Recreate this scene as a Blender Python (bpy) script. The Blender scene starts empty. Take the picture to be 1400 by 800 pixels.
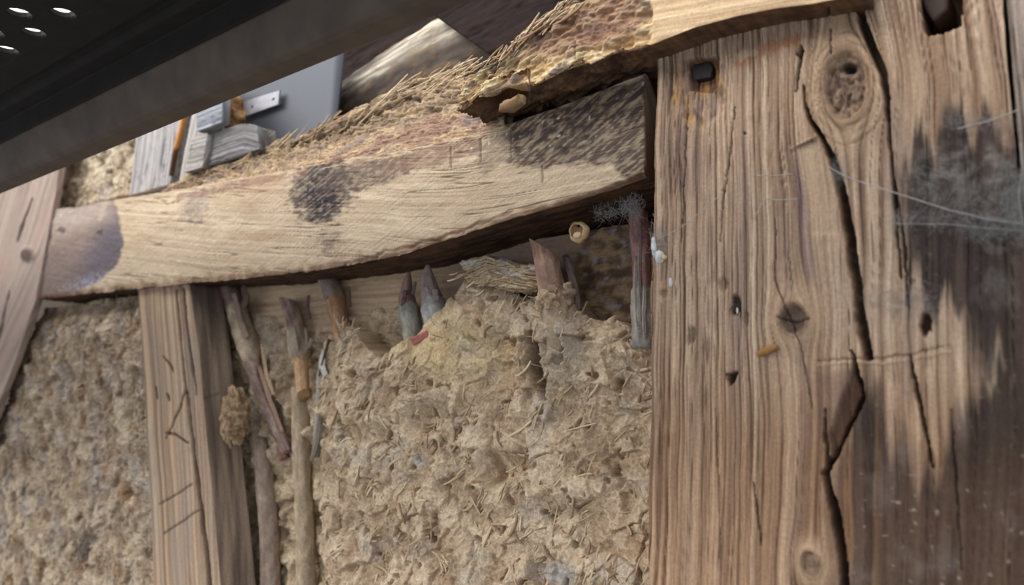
import bpy, math, random
import numpy as np
from mathutils import Matrix, Vector

# ------------------------------------------------------------------ camera
random.seed(11)
RNG = np.random.default_rng(11)
SC = bpy.context.scene
COL = SC.collection
F = 1100.0                       # focal length in pixels of a 1400 x 800 frame
def _nz(v):
    v = np.array(v, float); return v / np.linalg.norm(v)
AX = _nz((1469, 180, 1100))      # wall direction (to the right) seen from the camera
AZ = np.array((-156.0, 8000.0, -1100.0)); AZ = _nz(AZ - AX * AZ.dot(AX))
AY = np.cross(AZ, AX)
M = np.array([AX, AY, AZ])
CAM = np.array([0.0, -0.62, 1.6])
cam_data = bpy.data.cameras.new('camera')
cam = bpy.data.objects.new('camera', cam_data)
COL.objects.link(cam)
cam.matrix_world = Matrix.Translation(Vector(CAM)) @ Matrix([list(r) for r in M]).to_4x4()
cam_data.sensor_fit = 'HORIZONTAL'
cam_data.angle = 2 * math.atan(700 / F)
cam_data.clip_start = 0.02
cam_data.dof.use_dof = True
cam_data.dof.focus_distance = 0.80
cam_data.dof.aperture_fstop = 4.0
SC.camera = cam

# ------------------------------------------------------------------ sky, sun, exposure
world = bpy.data.worlds.new('overcast_sky'); SC.world = world
world.use_nodes = True
wt = world.node_tree; wt.nodes.clear()
w_out = wt.nodes.new('ShaderNodeOutputWorld'); w_bg = wt.nodes.new('ShaderNodeBackground')
w_tc = wt.nodes.new('ShaderNodeTexCoord'); w_sep = wt.nodes.new('ShaderNodeSeparateXYZ')
w_ramp = wt.nodes.new('ShaderNodeValToRGB')
wt.links.new(w_tc.outputs['Generated'], w_sep.inputs[0])
wt.links.new(w_sep.outputs['Z'], w_ramp.inputs[0])
w_ramp.color_ramp.elements[0].position = 0.0; w_ramp.color_ramp.elements[0].color = (0.64, 0.70, 0.80, 1)
w_ramp.color_ramp.elements[1].position = 0.8; w_ramp.color_ramp.elements[1].color = (0.94, 0.97, 1.0, 1)
wt.links.new(w_ramp.outputs[0], w_bg.inputs[0]); w_bg.inputs[1].default_value = 1.0
wt.links.new(w_bg.outputs[0], w_out.inputs[0])

sun_d = bpy.data.lights.new('sun', 'SUN'); sun = bpy.data.objects.new('sun', sun_d); COL.objects.link(sun)
sun_d.energy = 2.0; sun_d.angle = math.radians(50); sun_d.color = (1.0, 0.985, 0.97)
sun.rotation_euler = Vector((0.55, 0.95, -0.85)).to_track_quat('-Z', 'Y').to_euler()

SC.view_settings.view_transform = 'Standard'
SC.view_settings.look = 'None'
SC.view_settings.gamma = 1.0
SC.view_settings.use_curve_mapping = False
SC.view_settings.exposure = 0.76

# ------------------------------------------------------------------ geometry helpers
def P(px, py, y=0.0):
    c = np.array([px - 700.0, 400.0 - py, -F]); d = M @ c
    return CAM + (y - CAM[1]) / d[1] * d
def survey(x, y, z):
    """where a point of the wall lies on the survey sheet of the wall (a plane grid laid over it)"""
    q = np.stack([x - CAM[0], y - CAM[1], z - CAM[2]], -1) @ M
    return 700 - q[..., 0] / q[..., 2] * F, 400 + q[..., 1] / q[..., 2] * F
def C(r, g, b):
    a = np.array([r, g, b]) / 255.0
    return np.where(a <= 0.04045, a / 12.92, ((a + 0.055) / 1.055) ** 2.4)
def sm(a, b, x):
    t = np.clip((x - a) / (b - a + 1e-12), 0, 1); return t * t * (3 - 2 * t)
def mix(a, b, t):
    t = np.clip(np.asarray(t), 0, 1)[..., None]; return a * (1 - t) + b * t

_perm = RNG.permutation(4096).astype(np.int64)
_grad = RNG.uniform(0, 2 * np.pi, 4096)
_GX, _GY = np.cos(_grad), np.sin(_grad)
_RV = RNG.uniform(0, 1, 4096); _RW = RNG.uniform(0, 1, 4096)
def _h(ix, iy):
    return _perm[(_perm[ix & 4095] + iy) & 4095]
def pn(x, y, seed=0):
    """gradient noise, about -1..1"""
    x = np.asarray(x, float) + seed * 37.13; y = np.asarray(y, float) + seed * 91.7
    x, y = np.broadcast_arrays(x, y)
    x0 = np.floor(x).astype(np.int64); y0 = np.floor(y).astype(np.int64)
    fx, fy = x - x0, y - y0
    u = fx * fx * fx * (fx * (fx * 6 - 15) + 10); v = fy * fy * fy * (fy * (fy * 6 - 15) + 10)
    def g(i, j):
        h = _h(x0 + i, y0 + j); return _GX[h] * (fx - i) + _GY[h] * (fy - j)
    a = g(0, 0) * (1 - u) + g(1, 0) * u; b = g(0, 1) * (1 - u) + g(1, 1) * u
    return (a * (1 - v) + b * v) * 1.5
def fbm(x, y, o=4, seed=0, gain=0.5):
    t = 0; a = 1; s = 0
    for k in range(o):
        t = t + a * pn(np.asarray(x) * 2 ** k, np.asarray(y) * 2 ** k, seed + k * 3); s += a; a *= gain
    return t / s
def ridged(x, y, o=4, seed=0):
    t = 0; a = 1; s = 0
    for k in range(o):
        t = t + a * (1 - np.abs(pn(np.asarray(x) * 2 ** k, np.asarray(y) * 2 ** k, seed + k * 3)) * 1.6); s += a; a *= 0.5
    return t / s
def worley(x, y, seed=0):
    x = np.asarray(x, float) + seed * 17.3; y = np.asarray(y, float) + seed * 53.9
    x0 = np.floor(x).astype(np.int64); y0 = np.floor(y).astype(np.int64)
    d1 = np.full(x.shape, 9.0); d2 = np.full(x.shape, 9.0); cid = np.zeros(x.shape)
    for i in (-1, 0, 1):
        for j in (-1, 0, 1):
            h = _h(x0 + i, y0 + j)
            d = np.hypot(x0 + i + _RV[h] - x, y0 + j + _RW[h] - y)
            near = d < d1
            d2 = np.where(near, d1, np.minimum(d2, d)); cid = np.where(near, _RV[(h * 7) & 4095], cid)
            d1 = np.where(near, d, d1)
    return d1, d2, cid
def poly_dist(U, V, pts):
    """distance to a polyline, and the width interpolated along it (third entry of each point)"""
    best = np.full(U.shape, 1e9); wid = np.zeros(U.shape)
    for (a, b) in zip(pts[:-1], pts[1:]):
        ax, ay = a[0], a[1]; dx, dy = b[0] - ax, b[1] - ay
        t = np.clip(((U - ax) * dx + (V - ay) * dy) / (dx * dx + dy * dy + 1e-9), 0, 1)
        d = np.hypot(U - ax - t * dx, V - ay - t * dy)
        w = a[2] + (b[2] - a[2]) * t if len(a) > 2 else np.ones(U.shape)
        m = d < best; best = np.where(m, d, best); wid = np.where(m, w, wid)
    return best, wid
def crack(U, V, pts, soft=1.6):
    d, w = poly_dist(U, V, pts)
    return 1 - sm(w * 0.5, w * 0.5 + soft + w * 0.25, d)
def inside(U, V, poly):
    r = np.zeros(U.shape, bool); n = len(poly)
    for i in range(n):
        (x1, y1), (x2, y2) = poly[i], poly[(i + 1) % n]
        c = ((y1 > V) != (y2 > V)) & (U < (x2 - x1) * (V - y1) / (y2 - y1 + 1e-12) + x1); r ^= c
    return r
def soft_poly(U, V, poly, feather):
    d, _ = poly_dist(U, V, [p + (1,) for p in list(poly) + [poly[0]]])
    s = np.where(inside(U, V, poly), d, -d); return sm(-feather, feather, s)
def blob(U, V, cx, cy, rx, ry=None, ang=0.0, soft=0.5):
    ry = ry or rx; c, s = math.cos(ang), math.sin(ang)
    a = ((U - cx) * c + (V - cy) * s) / rx; b = (-(U - cx) * s + (V - cy) * c) / ry
    return 1 - sm(1 - soft, 1 + soft, np.hypot(a, b))

# ------------------------------------------------------------------ mesh output
def mesh_from(name, verts, quads=None, tris=None, ngons=(), col=None, ls=None, smooth=True):
    me = bpy.data.meshes.new(name)
    verts = np.asarray(verts, np.float32)
    loops, starts = [], []; n = 0
    for arr, k in ((quads, 4), (tris, 3)):
        if arr is not None and len(arr):
            arr = np.asarray(arr, np.int32); loops.append(arr.ravel())
            starts.append(np.arange(len(arr), dtype=np.int32) * k + n); n += arr.size
    for g in ngons:
        loops.append(np.asarray(g, np.int32)); starts.append(np.array([n], np.int32)); n += len(g)
    loops = np.concatenate(loops); starts = np.concatenate(starts)
    me.vertices.add(len(verts)); me.vertices.foreach_set('co', verts.ravel())
    me.loops.add(len(loops)); me.loops.foreach_set('vertex_index', loops)
    me.polygons.add(len(starts)); me.polygons.foreach_set('loop_start', starts)
    me.update(calc_edges=True)
    me.polygons.foreach_set('use_smooth', np.full(len(starts), smooth, bool))
    if col is not None:
        a = me.attributes.new('Col', 'FLOAT_COLOR', 'POINT')
        c4 = np.ones((len(verts), 4), np.float32); c4[:, :3] = np.clip(col, 0, 1); a.data.foreach_set('color', c4.ravel())
    if ls is not None:
        a = me.attributes.new('ls', 'FLOAT_VECTOR', 'POINT')
        v3 = np.zeros((len(verts), 3), np.float32); v3[:, :2] = ls; a.data.foreach_set('vector', v3.ravel())
    me.validate()
    return me
def put(name, me, mat, parent=None, origin=None):
    """link a mesh whose coordinates are in the world; its origin goes to its own base"""
    n = len(me.vertices); v = np.empty(n * 3, np.float32); me.vertices.foreach_get('co', v); v = v.reshape(-1, 3)
    o = np.array([(v[:, 0].min() + v[:, 0].max()) / 2, (v[:, 1].min() + v[:, 1].max()) / 2, v[:, 2].min()]) if origin is None else np.array(origin)
    v -= o.astype(np.float32); me.vertices.foreach_set('co', v.ravel()); me.update()
    ob = bpy.data.objects.new(name, me); COL.objects.link(ob); ob.data.materials.append(mat)
    ob['_o'] = [float(q) for q in o]
    if parent is None: ob.location = o
    else:
        ob.parent = parent; ob.location = o - np.array(parent['_o'])
    return ob
def tag(ob, label, cat, group=None):
    ob['label'] = label; ob['category'] = cat
    if group: ob['group'] = group
    return ob
def empty(name, o):
    e = bpy.data.objects.new(name, None); COL.objects.link(e); e.location = o; e.empty_display_size = 0.02
    e['_o'] = [float(q) for q in o]; return e
def poly_at(pts, y, n):
    """pixel polyline -> n points on the wall plane at depth y, even in length"""
    W = np.array([P(p[0], p[1], p[2] if len(p) > 2 else y) for p in pts])
    L = np.concatenate([[0], np.cumsum(np.linalg.norm(np.diff(W, axis=0), axis=1))])
    t = np.linspace(0, L[-1], n)
    return np.stack([np.interp(t, L, W[:, k]) for k in range(3)], 1), L[-1]

class Bag: pass
def strip(name, A, B, y, dA, dB, ds, df, fn, mat, parent=None, calm=0.0, yA=None, yB=None):
    """A timber or clay slab: A and B are its two front edges (sheet coordinates), run side by side;
    sides of depth dA / dB go back into the wall; the skin is a fine grid relief-cut by fn(g) -> height, colour."""
    la = poly_at(A, y if yA is None else yA, 9)[1]; lb = poly_at(B, y if yB is None else yB, 9)[1]
    n = max(4, int(max(la, lb) / ds))
    pa, _ = poly_at(A, y if yA is None else yA, n); pb, _ = poly_at(B, y if yB is None else yB, n)
    w = np.linalg.norm(pb - pa, axis=1); wm = w.mean()
    nf = max(3, int(w.max() / df)); na = max(2, int(dA / (df * 1.5))); nb = max(2, int(dB / (df * 1.5)))
    ta = np.linspace(1, 0, na, endpoint=False); tf = np.linspace(0, 1, nf); tb = np.linspace(0, 1, nb + 1)[1:]
    rows = []; nrm = []; S = []; face = []
    across = (pb - pa) / w[:, None]; Yv = np.array([0.0, 1.0, 0.0])
    fr = np.cross(across, np.gradient(pa + pb, axis=0)); fr /= np.linalg.norm(fr, axis=1)[:, None]
    fr = np.where((fr[:, 1] > 0)[:, None], -fr, fr)
    for k in ta: rows.append(pa + Yv * dA * k); nrm.append(-across); S.append(np.full(n, -dA * k)); face.append(0)
    sa = pa.copy()
    if calm:                                                            # an uneven top edge dies out over the first part of the face
        for _ in range(int(n * 1.5)): sa[1:-1] = sa[1:-1] * 0.5 + (sa[:-2] + sa[2:]) * 0.25
    for k in tf:
        e = min(k * wm, (1 - k) * wm); r = 0.004
        b = max(0.0, 1 - e / r) * 0.5
        N = fr * (1 - b) + (-across if k < 0.5 else across) * b
        rows.append((sa + (pb - sa) * k + (pa - sa) * max(0.0, 1 - k / calm) ** 2) if calm else pa + (pb - pa) * k); nrm.append(N / np.linalg.norm(N, axis=1)[:, None]); S.append(w * k); face.append(1)
    for k in tb: rows.append(pb + Yv * dB * k); nrm.append(across.copy()); S.append(w + dB * k); face.append(2)
    pos = np.stack(rows); nrm = np.stack(nrm); S = np.stack(S)
    L = np.broadcast_to(np.concatenate([[0], np.cumsum(np.linalg.norm(np.diff((pa + pb) / 2, axis=0), axis=1))]), S.shape)
    g = Bag(); g.l = L; g.s = S; g.x, g.y, g.z = pos[..., 0], pos[..., 1], pos[..., 2]
    g.face = np.broadcast_to(np.array(face)[:, None], S.shape); g.w = np.broadcast_to(w, S.shape)
    g.U, g.V = survey(g.x, g.y, g.z); g.t = np.broadcast_to(np.linspace(0, 1, n), S.shape)
    g.k = np.where(g.face == 0, 0, np.where(g.face == 2, 1, S / w))
    g.back = np.where(g.face == 0, -S / max(dA, 1e-6), np.where(g.face == 2, (S - w) / max(dB, 1e-6), 0))
    h, col = fn(g)
    pos = pos + nrm * h[..., None]
    R, n_ = S.shape
    idx = np.arange(R * n_).reshape(R, n_)
    q = np.stack([idx[:-1, :-1], idx[:-1, 1:], idx[1:, 1:], idx[1:, :-1]], -1).reshape(-1, 4)
    bq = np.stack([idx[-1, :-1], idx[-1, 1:], idx[0, 1:], idx[0, :-1]], -1)
    q = np.concatenate([q, bq])
    # make the winding face outwards (front face towards -Y)
    m = R // 2, n_ // 2
    e1 = pos[m[0], m[1] + 1] - pos[m]; e2 = pos[m[0] + 1, m[1]] - pos[m]
    caps = [idx[:, 0], idx[::-1, -1]]
    if np.cross(e1, e2)[1] > 0: q = q[:, ::-1]; caps = [c[::-1] for c in caps]
    me = mesh_from(name, pos.reshape(-1, 3), quads=q, ngons=caps, col=col.reshape(-1, 3), ls=np.stack([L, S], -1).reshape(-1, 2))
    ob = put(name, me, mat, parent)
    g.pos = pos; g.nrm = nrm
    return ob, g

def tube(name, pts, radii, mat, fn=None, parent=None, sec=22, ds=0.003, flat=1.0, cut0=None, cut1=None, world=False, rough=0.0012, col=None):
    """a stick: pts are (px, py, y) on the wall, radii in metres; cut0 / cut1 pare an end to a point"""
    W = np.array(pts, float) if world else np.array([P(*p) for p in pts])
    L = np.concatenate([[0], np.cumsum(np.linalg.norm(np.diff(W, axis=0), axis=1))])
    n = max(5, int(L[-1] / ds)); t = np.linspace(0, L[-1], n)
    c = np.stack([np.interp(t, L, W[:, k]) for k in range(3)], 1); r = np.interp(t, L, radii)
    for _ in range(max(1, n // 14)):                                    # soften the bends
        c[1:-1] = c[1:-1] * 0.5 + (c[:-2] + c[2:]) * 0.25
    T = np.gradient(c, axis=0); T /= np.linalg.norm(T, axis=1)[:, None]
    ref = np.array([0.0, -1.0, 0.0]) if abs(T[0][1]) < 0.8 else np.array([1.0, 0, 0])
    N1 = np.cross(T, ref); N1 /= np.linalg.norm(N1, axis=1)[:, None]; N2 = np.cross(T, N1)
    th = np.linspace(0, 2 * np.pi, sec, endpoint=False)
    TH, LL = np.meshgrid(th, t)
    rr = np.broadcast_to(r[:, None], TH.shape).copy()
    k = RNG.integers(0, 50)
    rr += rough * fbm(np.cos(TH) * 1.3 + LL * 40, np.sin(TH) * 1.3 + k, 3, k) + rough * 0.6 * pn(TH * 3, LL * 15, k)
    g = Bag(); g.th, g.l, g.t = TH, LL, LL / L[-1]; g.seed = k
    if fn is not None:
        dr, colr = fn(g); rr = rr + dr
    else: colr = np.broadcast_to(np.array(col), TH.shape + (3,)) * (0.85 + 0.25 * fbm(TH * 2, LL * 30, 3, k))[..., None]
    off1 = np.cos(TH) * rr; off2 = np.sin(TH) * rr * flat
    pos = c[:, None, :] + N1[:, None, :] * off1[..., None] + N2[:, None, :] * off2[..., None]
    for end, cut in ((0, cut0), (-1, cut1)):
        if cut is not None:                                            # slanting axe cut: slide ring vertices along the axis
            a, length = cut
            d = (1 - np.cos(TH - a)) / 2 * length
            if end == 0: lim = d; tgt = np.maximum(LL, lim); 
            else: lim = L[-1] - d; tgt = np.minimum(LL, lim)
            sh = tgt - LL
            Tt = T[:, None, :]
            pos = pos + Tt * sh[..., None]
    ns = n
    idx = np.arange(ns * sec).reshape(ns, sec); nx = np.roll(idx, -1, 1)
    q = np.stack([idx[:-1], idx[1:], nx[1:], nx[:-1]], -1).reshape(-1, 4)
    v = pos.reshape(-1, 3); cc = colr.reshape(-1, 3)
    c0 = pos[0].mean(0); c1 = pos[-1].mean(0)
    v = np.concatenate([v, [c0, c1]]); endc = np.clip(cc[[0, -1]] * 1.25, 0, 1); cc = np.concatenate([cc, endc])
    tr = np.concatenate([np.stack([nx[0], np.full(sec, len(v) - 2), idx[0]], -1), np.stack([idx[-1], np.full(sec, len(v) - 1), nx[-1]], -1)])
    ls = np.concatenate([np.stack([LL, TH * 0.01], -1).reshape(-1, 2), [[0, 0], [1, 0]]])
    a, b, d = v[q[sec // 2]][:3]; 
    nn = np.cross(b - a, d - a); mid = q.shape[0] // 2
    p4 = v[q[mid]]; nn = np.cross(p4[1] - p4[0], p4[2] - p4[0]); ctr = c[min(n - 1, mid // sec)]
    if nn.dot(p4.mean(0) - ctr) < 0: q = q[:, ::-1]; tr = tr[:, ::-1]
    me = mesh_from(name, v, quads=q, tris=tr, col=cc, ls=ls)
    return put(name, me, mat, parent)

# ------------------------------------------------------------------ materials
def base_mat(name, rough=0.85, fine=(40, 800), amount=0.35, bump=0.25, bdist=0.0006, spec=0.25, iso=False, speck=0.0):
    m = bpy.data.materials.new(name); m.use_nodes = True
    t = m.node_tree; N, Lk = t.nodes, t.links
    b = N['Principled BSDF']; b.inputs['Roughness'].default_value = rough
    b.inputs['Specular IOR Level'].default_value = spec
    ca = N.new('ShaderNodeAttribute'); ca.attribute_name = 'Col'
    if iso:
        tc = N.new('ShaderNodeTexCoord'); vec = tc.outputs['Object']
    else:
        la = N.new('ShaderNodeAttribute'); la.attribute_name = 'ls'; vec = la.outputs['Vector']
    mp = N.new('ShaderNodeMapping'); Lk.new(vec, mp.inputs['Vector'])
    mp.inputs['Scale'].default_value = (fine[0], fine[1], fine[1])
    n1 = N.new('ShaderNodeTexNoise'); n1.inputs['Scale'].default_value = 1.0; n1.inputs['Detail'].default_value = 4.0
    n1.inputs['Roughness'].default_value = 0.65
    Lk.new(mp.outputs[0], n1.inputs['Vector'])
    rng = N.new('ShaderNodeMapRange'); rng.inputs['From Min'].default_value = 0.25; rng.inputs['From Max'].default_value = 0.75
    rng.inputs['To Min'].default_value = 1 - amount; rng.inputs['To Max'].default_value = 1 + amount
    Lk.new(n1.outputs['Fac'], rng.inputs['Value'])
    tc2 = N.new('ShaderNodeTexCoord'); n2 = N.new('ShaderNodeTexNoise'); n2.inputs['Scale'].default_value = 420.0; n2.inputs['Detail'].default_value = 3.0
    Lk.new(tc2.outputs['Object'], n2.inputs['Vector'])
    rg2 = N.new('ShaderNodeMapRange'); rg2.inputs['From Min'].default_value = 0.3; rg2.inputs['From Max'].default_value = 0.7
    rg2.inputs['To Min'].default_value = 1 - speck; rg2.inputs['To Max'].default_value = 1 + speck
    Lk.new(n2.outputs['Fac'], rg2.inputs['Value'])
    mu = N.new('ShaderNodeMath'); mu.operation = 'MULTIPLY'; Lk.new(rng.outputs[0], mu.inputs[0]); Lk.new(rg2.outputs[0], mu.inputs[1])
    vm = N.new('ShaderNodeVectorMath'); vm.operation = 'SCALE'
    Lk.new(ca.outputs['Color'], vm.inputs[0]); Lk.new(mu.outputs[0], vm.inputs['Scale'])
    Lk.new(vm.outputs[0], b.inputs['Base Color'])
    ad = N.new('ShaderNodeMath'); ad.operation = 'ADD'; Lk.new(n1.outputs['Fac'], ad.inputs[0]); Lk.new(n2.outputs['Fac'], ad.inputs[1])
    bp = N.new('ShaderNodeBump'); bp.inputs['Strength'].default_value = bump; bp.inputs['Distance'].default_value = bdist
    Lk.new(ad.outputs[0], bp.inputs['Height']); Lk.new(bp.outputs[0], b.inputs['Normal'])
    return m
M_WOOD = base_mat('weathered_wood', 0.85, (45, 1100), 0.26, 0.5, 0.0005, 0.2, speck=0.12)
M_ROT = base_mat('rotten_wood', 0.95, (80, 900), 0.35, 0.6, 0.001, 0.15, speck=0.25)
M_CLAY = base_mat('dry_clay', 0.95, (300, 300), 0.22, 0.7, 0.0012, 0.12, iso=True, speck=0.2)
M_BARK = base_mat('bark', 0.85, (120, 260), 0.25, 0.5, 0.0008, 0.25, speck=0.15)
def flat_mat(name, rgb, rough=0.6, metal=0.0, amount=0.15, scale=60.0, bump=0.15, alpha=None):
    m = bpy.data.materials.new(name); m.use_nodes = True; t = m.node_tree; N, Lk = t.nodes, t.links
    b = N['Principled BSDF']; b.inputs['Roughness'].default_value = rough; b.inputs['Metallic'].default_value = metal
    tc = N.new('ShaderNodeTexCoord'); n = N.new('ShaderNodeTexNoise'); n.inputs['Scale'].default_value = scale; n.inputs['Detail'].default_value = 5
    Lk.new(tc.outputs['Object'], n.inputs['Vector'])
    r = N.new('ShaderNodeValToRGB'); r.color_ramp.elements[0].position = 0.3; r.color_ramp.elements[1].position = 0.7
    c = C(*rgb)
    r.color_ramp.elements[0].color = (*(c * (1 - amount)), 1); r.color_ramp.elements[1].color = (*np.clip(c * (1 + amount), 0, 1), 1)
    Lk.new(n.outputs['Fac'], r.inputs[0]); Lk.new(r.outputs[0], b.inputs['Base Color'])
    bp = N.new('ShaderNodeBump'); bp.inputs['Strength'].default_value = bump; bp.inputs['Distance'].default_value = 0.001
    Lk.new(n.outputs['Fac'], bp.inputs['Height']); Lk.new(bp.outputs[0], b.inputs['Normal'])
    if alpha is not None: b.inputs['Alpha'].default_value = alpha
    return m
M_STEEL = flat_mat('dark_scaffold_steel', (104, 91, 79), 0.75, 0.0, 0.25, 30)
M_STEEL_SHADE = flat_mat('shaded_scaffold_steel', (38, 33, 29), 0.85, 0.0, 0.3, 40)  # darker copy of the steel, standing in for shade under the deck
M_GREY = flat_mat('grey_painted_sheet', (76, 78, 85), 0.5, 0.0, 0.04, 9)
M_ZINC = flat_mat('zinc_strap', (150, 148, 152), 0.45, 0.4, 0.12, 120)
M_IRON = flat_mat('rusty_iron', (40, 34, 36), 0.6, 0.5, 0.35, 200, 0.4)
M_STRAW = [flat_mat('straw_pale', (204, 182, 148), 0.8, 0, 0.2, 300), flat_mat('straw_tan', (180, 154, 122), 0.85, 0, 0.25, 300),
           flat_mat('straw_brown', (146, 116, 88), 0.85, 0, 0.25, 300), flat_mat('straw_clay', (186, 164, 134), 0.95, 0, 0.2, 300)]
M_WEB = flat_mat('dusty_cobweb', (176, 172, 168), 0.9, 0, 0.2, 200, 0.0)
M_COCOON = flat_mat('pale_cocoon', (214, 212, 210), 0.9, 0, 0.08, 200)
M_SHELL = flat_mat('beige_husk', (205, 176, 132), 0.6, 0, 0.15, 150)
M_BRICK = flat_mat('red_brick', (170, 108, 94), 0.9, 0, 0.2, 150)
M_DARKW = flat_mat('dark_wood', (58, 44, 36), 0.8, 0, 0.3, 60)

# ------------------------------------------------------------------ setting: light-blocking backing, ground
def box(name, lo, hi, mat, parent=None, origin=None):
    x0, y0, z0 = lo; x1, y1, z1 = hi
    v = [(x0, y0, z0), (x1, y0, z0), (x1, y1, z0), (x0, y1, z0), (x0, y0, z1), (x1, y0, z1), (x1, y1, z1), (x0, y1, z1)]
    q = [(0, 3, 2, 1), (4, 5, 6, 7), (0, 1, 5, 4), (1, 2, 6, 5), (2, 3, 7, 6), (3, 0, 4, 7)]
    return put(name, mesh_from(name, v, quads=q, smooth=False), mat, parent, origin)
M_GROUND = flat_mat('pavement', (88, 88, 88), 0.9, 0, 0.2, 6)
M_BACK = flat_mat('dark_light_block', (70, 58, 46), 0.95, 0, 0.3, 20)
o = box('ground', (-8, -8, -0.1), (6, 3, 0.0), M_GROUND); o['kind'] = 'structure'
o = box('back_light_block', (-4.5, 0.30, 0.0), (1.2, 0.36, 2.45), M_BACK); o['kind'] = 'structure'  # added backing, dark to block light from behind the timbers

# ------------------------------------------------------------------ wood relief
def grain(psi, l, f=150, seed=0):
    """ring bands along the grain coordinate psi (metres): 0 early wood .. 1 late wood"""
    a = pn(psi * f, l * 1.6, seed); b = pn(psi * f * 2.7, l * 3.0, seed + 5)
    return np.clip(0.5 + 0.55 * a + 0.3 * b, 0, 1)

def fissure(psi, l, f, thr, seed, along=1.6, keep=0.0):
    """thin broken lines that run with the grain"""
    n = np.abs(pn(psi * f, l * along, seed)); return (1 - sm(0, thr, n)) * sm(keep - 0.15, keep + 0.15, fbm(psi * f * 0.4, l * 5, 2, seed + 1))

def post_fn(g):
    U, V, s, l = g.U, g.V, g.s, g.l
    psi = s + 0.007 * fbm(s * 7, l * 4, 3, 3) + 0.0012 * fbm(s * 60, l * 14, 2, 9)
    kn = np.zeros(U.shape); halo = np.zeros(U.shape); rim = np.zeros(U.shape)
    for (cx, cy, r, st) in ((1156, 118, 0.017, 1.75), (1086, 437, 0.0105, 1.2), (1110, 770, 0.0075, 1.3)):
        q = P(cx, cy, 0); dx = g.x - q[0]; dz = (g.z - q[2]) / st
        rr = np.hypot(dx, dz) + 0.0016 * fbm(g.x * 60, g.z * 60, 3, 7)
        psi = psi - (1.3 * r * r * dx / (rr * rr + 0.22 * r * r))
        kn = np.maximum(kn, 1 - sm(r * 0.75, r * 0.95, rr)); halo = np.maximum(halo, 1 - sm(r * 0.9, r * 2.6, rr))
        rim = np.maximum(rim, np.exp(-((rr - r * 1.02) / (r * 0.13)) ** 2))
    gr = grain(psi, l, 165, 1); fine = grain(psi, l * 2, 460, 4); fib = fbm(psi * 900, l * 30, 3, 14)
    left = 1 - sm(950, 1120, U + 50 * fbm(g.x * 8, g.z * 5, 2, 2))
    right_top = sm(1215, 1260, U) * (1 - sm(150, 360, V))
    fade = 1 - 0.5 * sm(430, 660, V)
    ridge = np.clip(0.25 + 0.75 * left * fade + 0.5 * right_top, 0, 1)
    f1 = fissure(psi, l, 210, 0.17, 400, 1.4, 0.0); f2 = fissure(psi, l, 400, 0.26, 410, 2.4, -0.05); f3 = fissure(psi, l, 90, 0.06, 420, 0.9, -0.1)
    f1, f2 = f1 * (0.3 + 0.8 * ridge), f2 * (0.2 + 0.9 * ridge)
    h = -0.0016 * ridge * (1 - gr) ** 1.5 - 0.0006 * (1 - fine) * ridge - 0.0028 * f1 - 0.0014 * f2 - 0.0018 * f3 + 0.00025 * fib
    h += 0.0030 * fbm(g.x * 12, g.z * 6, 3, 12) + 0.0008 * fbm(g.x * 60, g.z * 30, 3, 15)
    h += 0.0035 * halo * (1 - kn) + 0.0012 * rim + kn * (-0.002 + 0.0016 * fbm(g.x * 160, g.z * 160, 3, 5))
    # colours
    pale, mid, dark = C(216, 190, 163), C(182, 152, 125), C(128, 102, 84)
    col = mix(mix(dark, mid, sm(0.0, 0.45, gr)), pale, sm(0.35, 0.9, gr))
    col *= (0.93 + 0.14 * fine + 0.10 * fib)[..., None]
    tone = fbm(g.x * 10, g.z * 3.2, 4, 21)
    col = mix(col, C(144, 112, 86), sm(0.05, 0.55, tone) * 0.55)
    col = mix(col, C(206, 180, 152), sm(0.0, 0.45, fbm(g.x * 16, g.z * 4, 3, 33)) * 0.55 * (1 - sm(450, 640, V)))
    col = mix(col, C(150, 128, 116), sm(0.1, 0.45, fbm(psi * 50, l * 4, 3, 34)) * 0.45)
    low = sm(400, 640, V + 60 * tone)
    col = mix(col, col * np.array([0.80, 0.71, 0.62]), low)  # dimmer light on the lower post baked into the brown
    streak = sm(0.0, 0.55, fbm(psi * 70, l * 2.2, 3, 44))
    col = mix(col, C(100, 74, 56), streak * (0.12 + 0.42 * low))
    grey = np.maximum(soft_poly(U, V, [(893, 165), (950, 160), (985, 225), (960, 270), (893, 250)], 26), 0.8 * soft_poly(U, V, [(905, 86), (990, 92), (985, 150), (905, 165)], 14))
    col = mix(col, C(122, 102, 94), grey * 0.7 * sm(-0.35, 0.2, fbm(psi * 90, l * 9, 3, 13)))
    # fissure lines coloured darker
    col = mix(col, C(84, 62, 52), f1 * 0.75); col = mix(col, C(98, 74, 60), f2 * 0.6); col = mix(col, C(70, 50, 40), f3 * 0.7)
    # sooty right half, ragged along the grain
    rag = fbm(psi * 85, l * 2.6, 4, 55); rg2 = fbm(g.x * 40, g.z * 18, 4, 56)
    d1 = soft_poly(U + 14 * rg2, V + 150 * rag + 40 * rg2, [(1222, 210), (1258, 190), (1300, 165), (1345, 150), (1400, 190), (1600, 150), (1600, 560), (1400, 560), (1342, 500), (1318, 420), (1280, 400), (1240, 350)], 20)
    d2 = soft_poly(U + 14 * rg2, V + 110 * rag + 30 * rg2, [(1140, 640), (1162, 560), (1200, 545), (1240, 600), (1262, 660), (1300, 600), (1345, 520), (1600, 480), (1600, 960), (1140, 960)], 22)
    d3 = soft_poly(U + 10 * rg2, V + 60 * rag, [(1186, 545), (1205, 520), (1222, 580), (1215, 640), (1190, 620)], 12) * 0.8
    dk = np.clip(np.maximum(np.maximum(d1 * 0.93, d2 * 0.9), d3), 0, 1)
    dcol = mix(C(40, 34, 34), C(80, 65, 60), sm(-0.35, 0.5, fbm(psi * 70, l * 4, 4, 60)))
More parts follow.
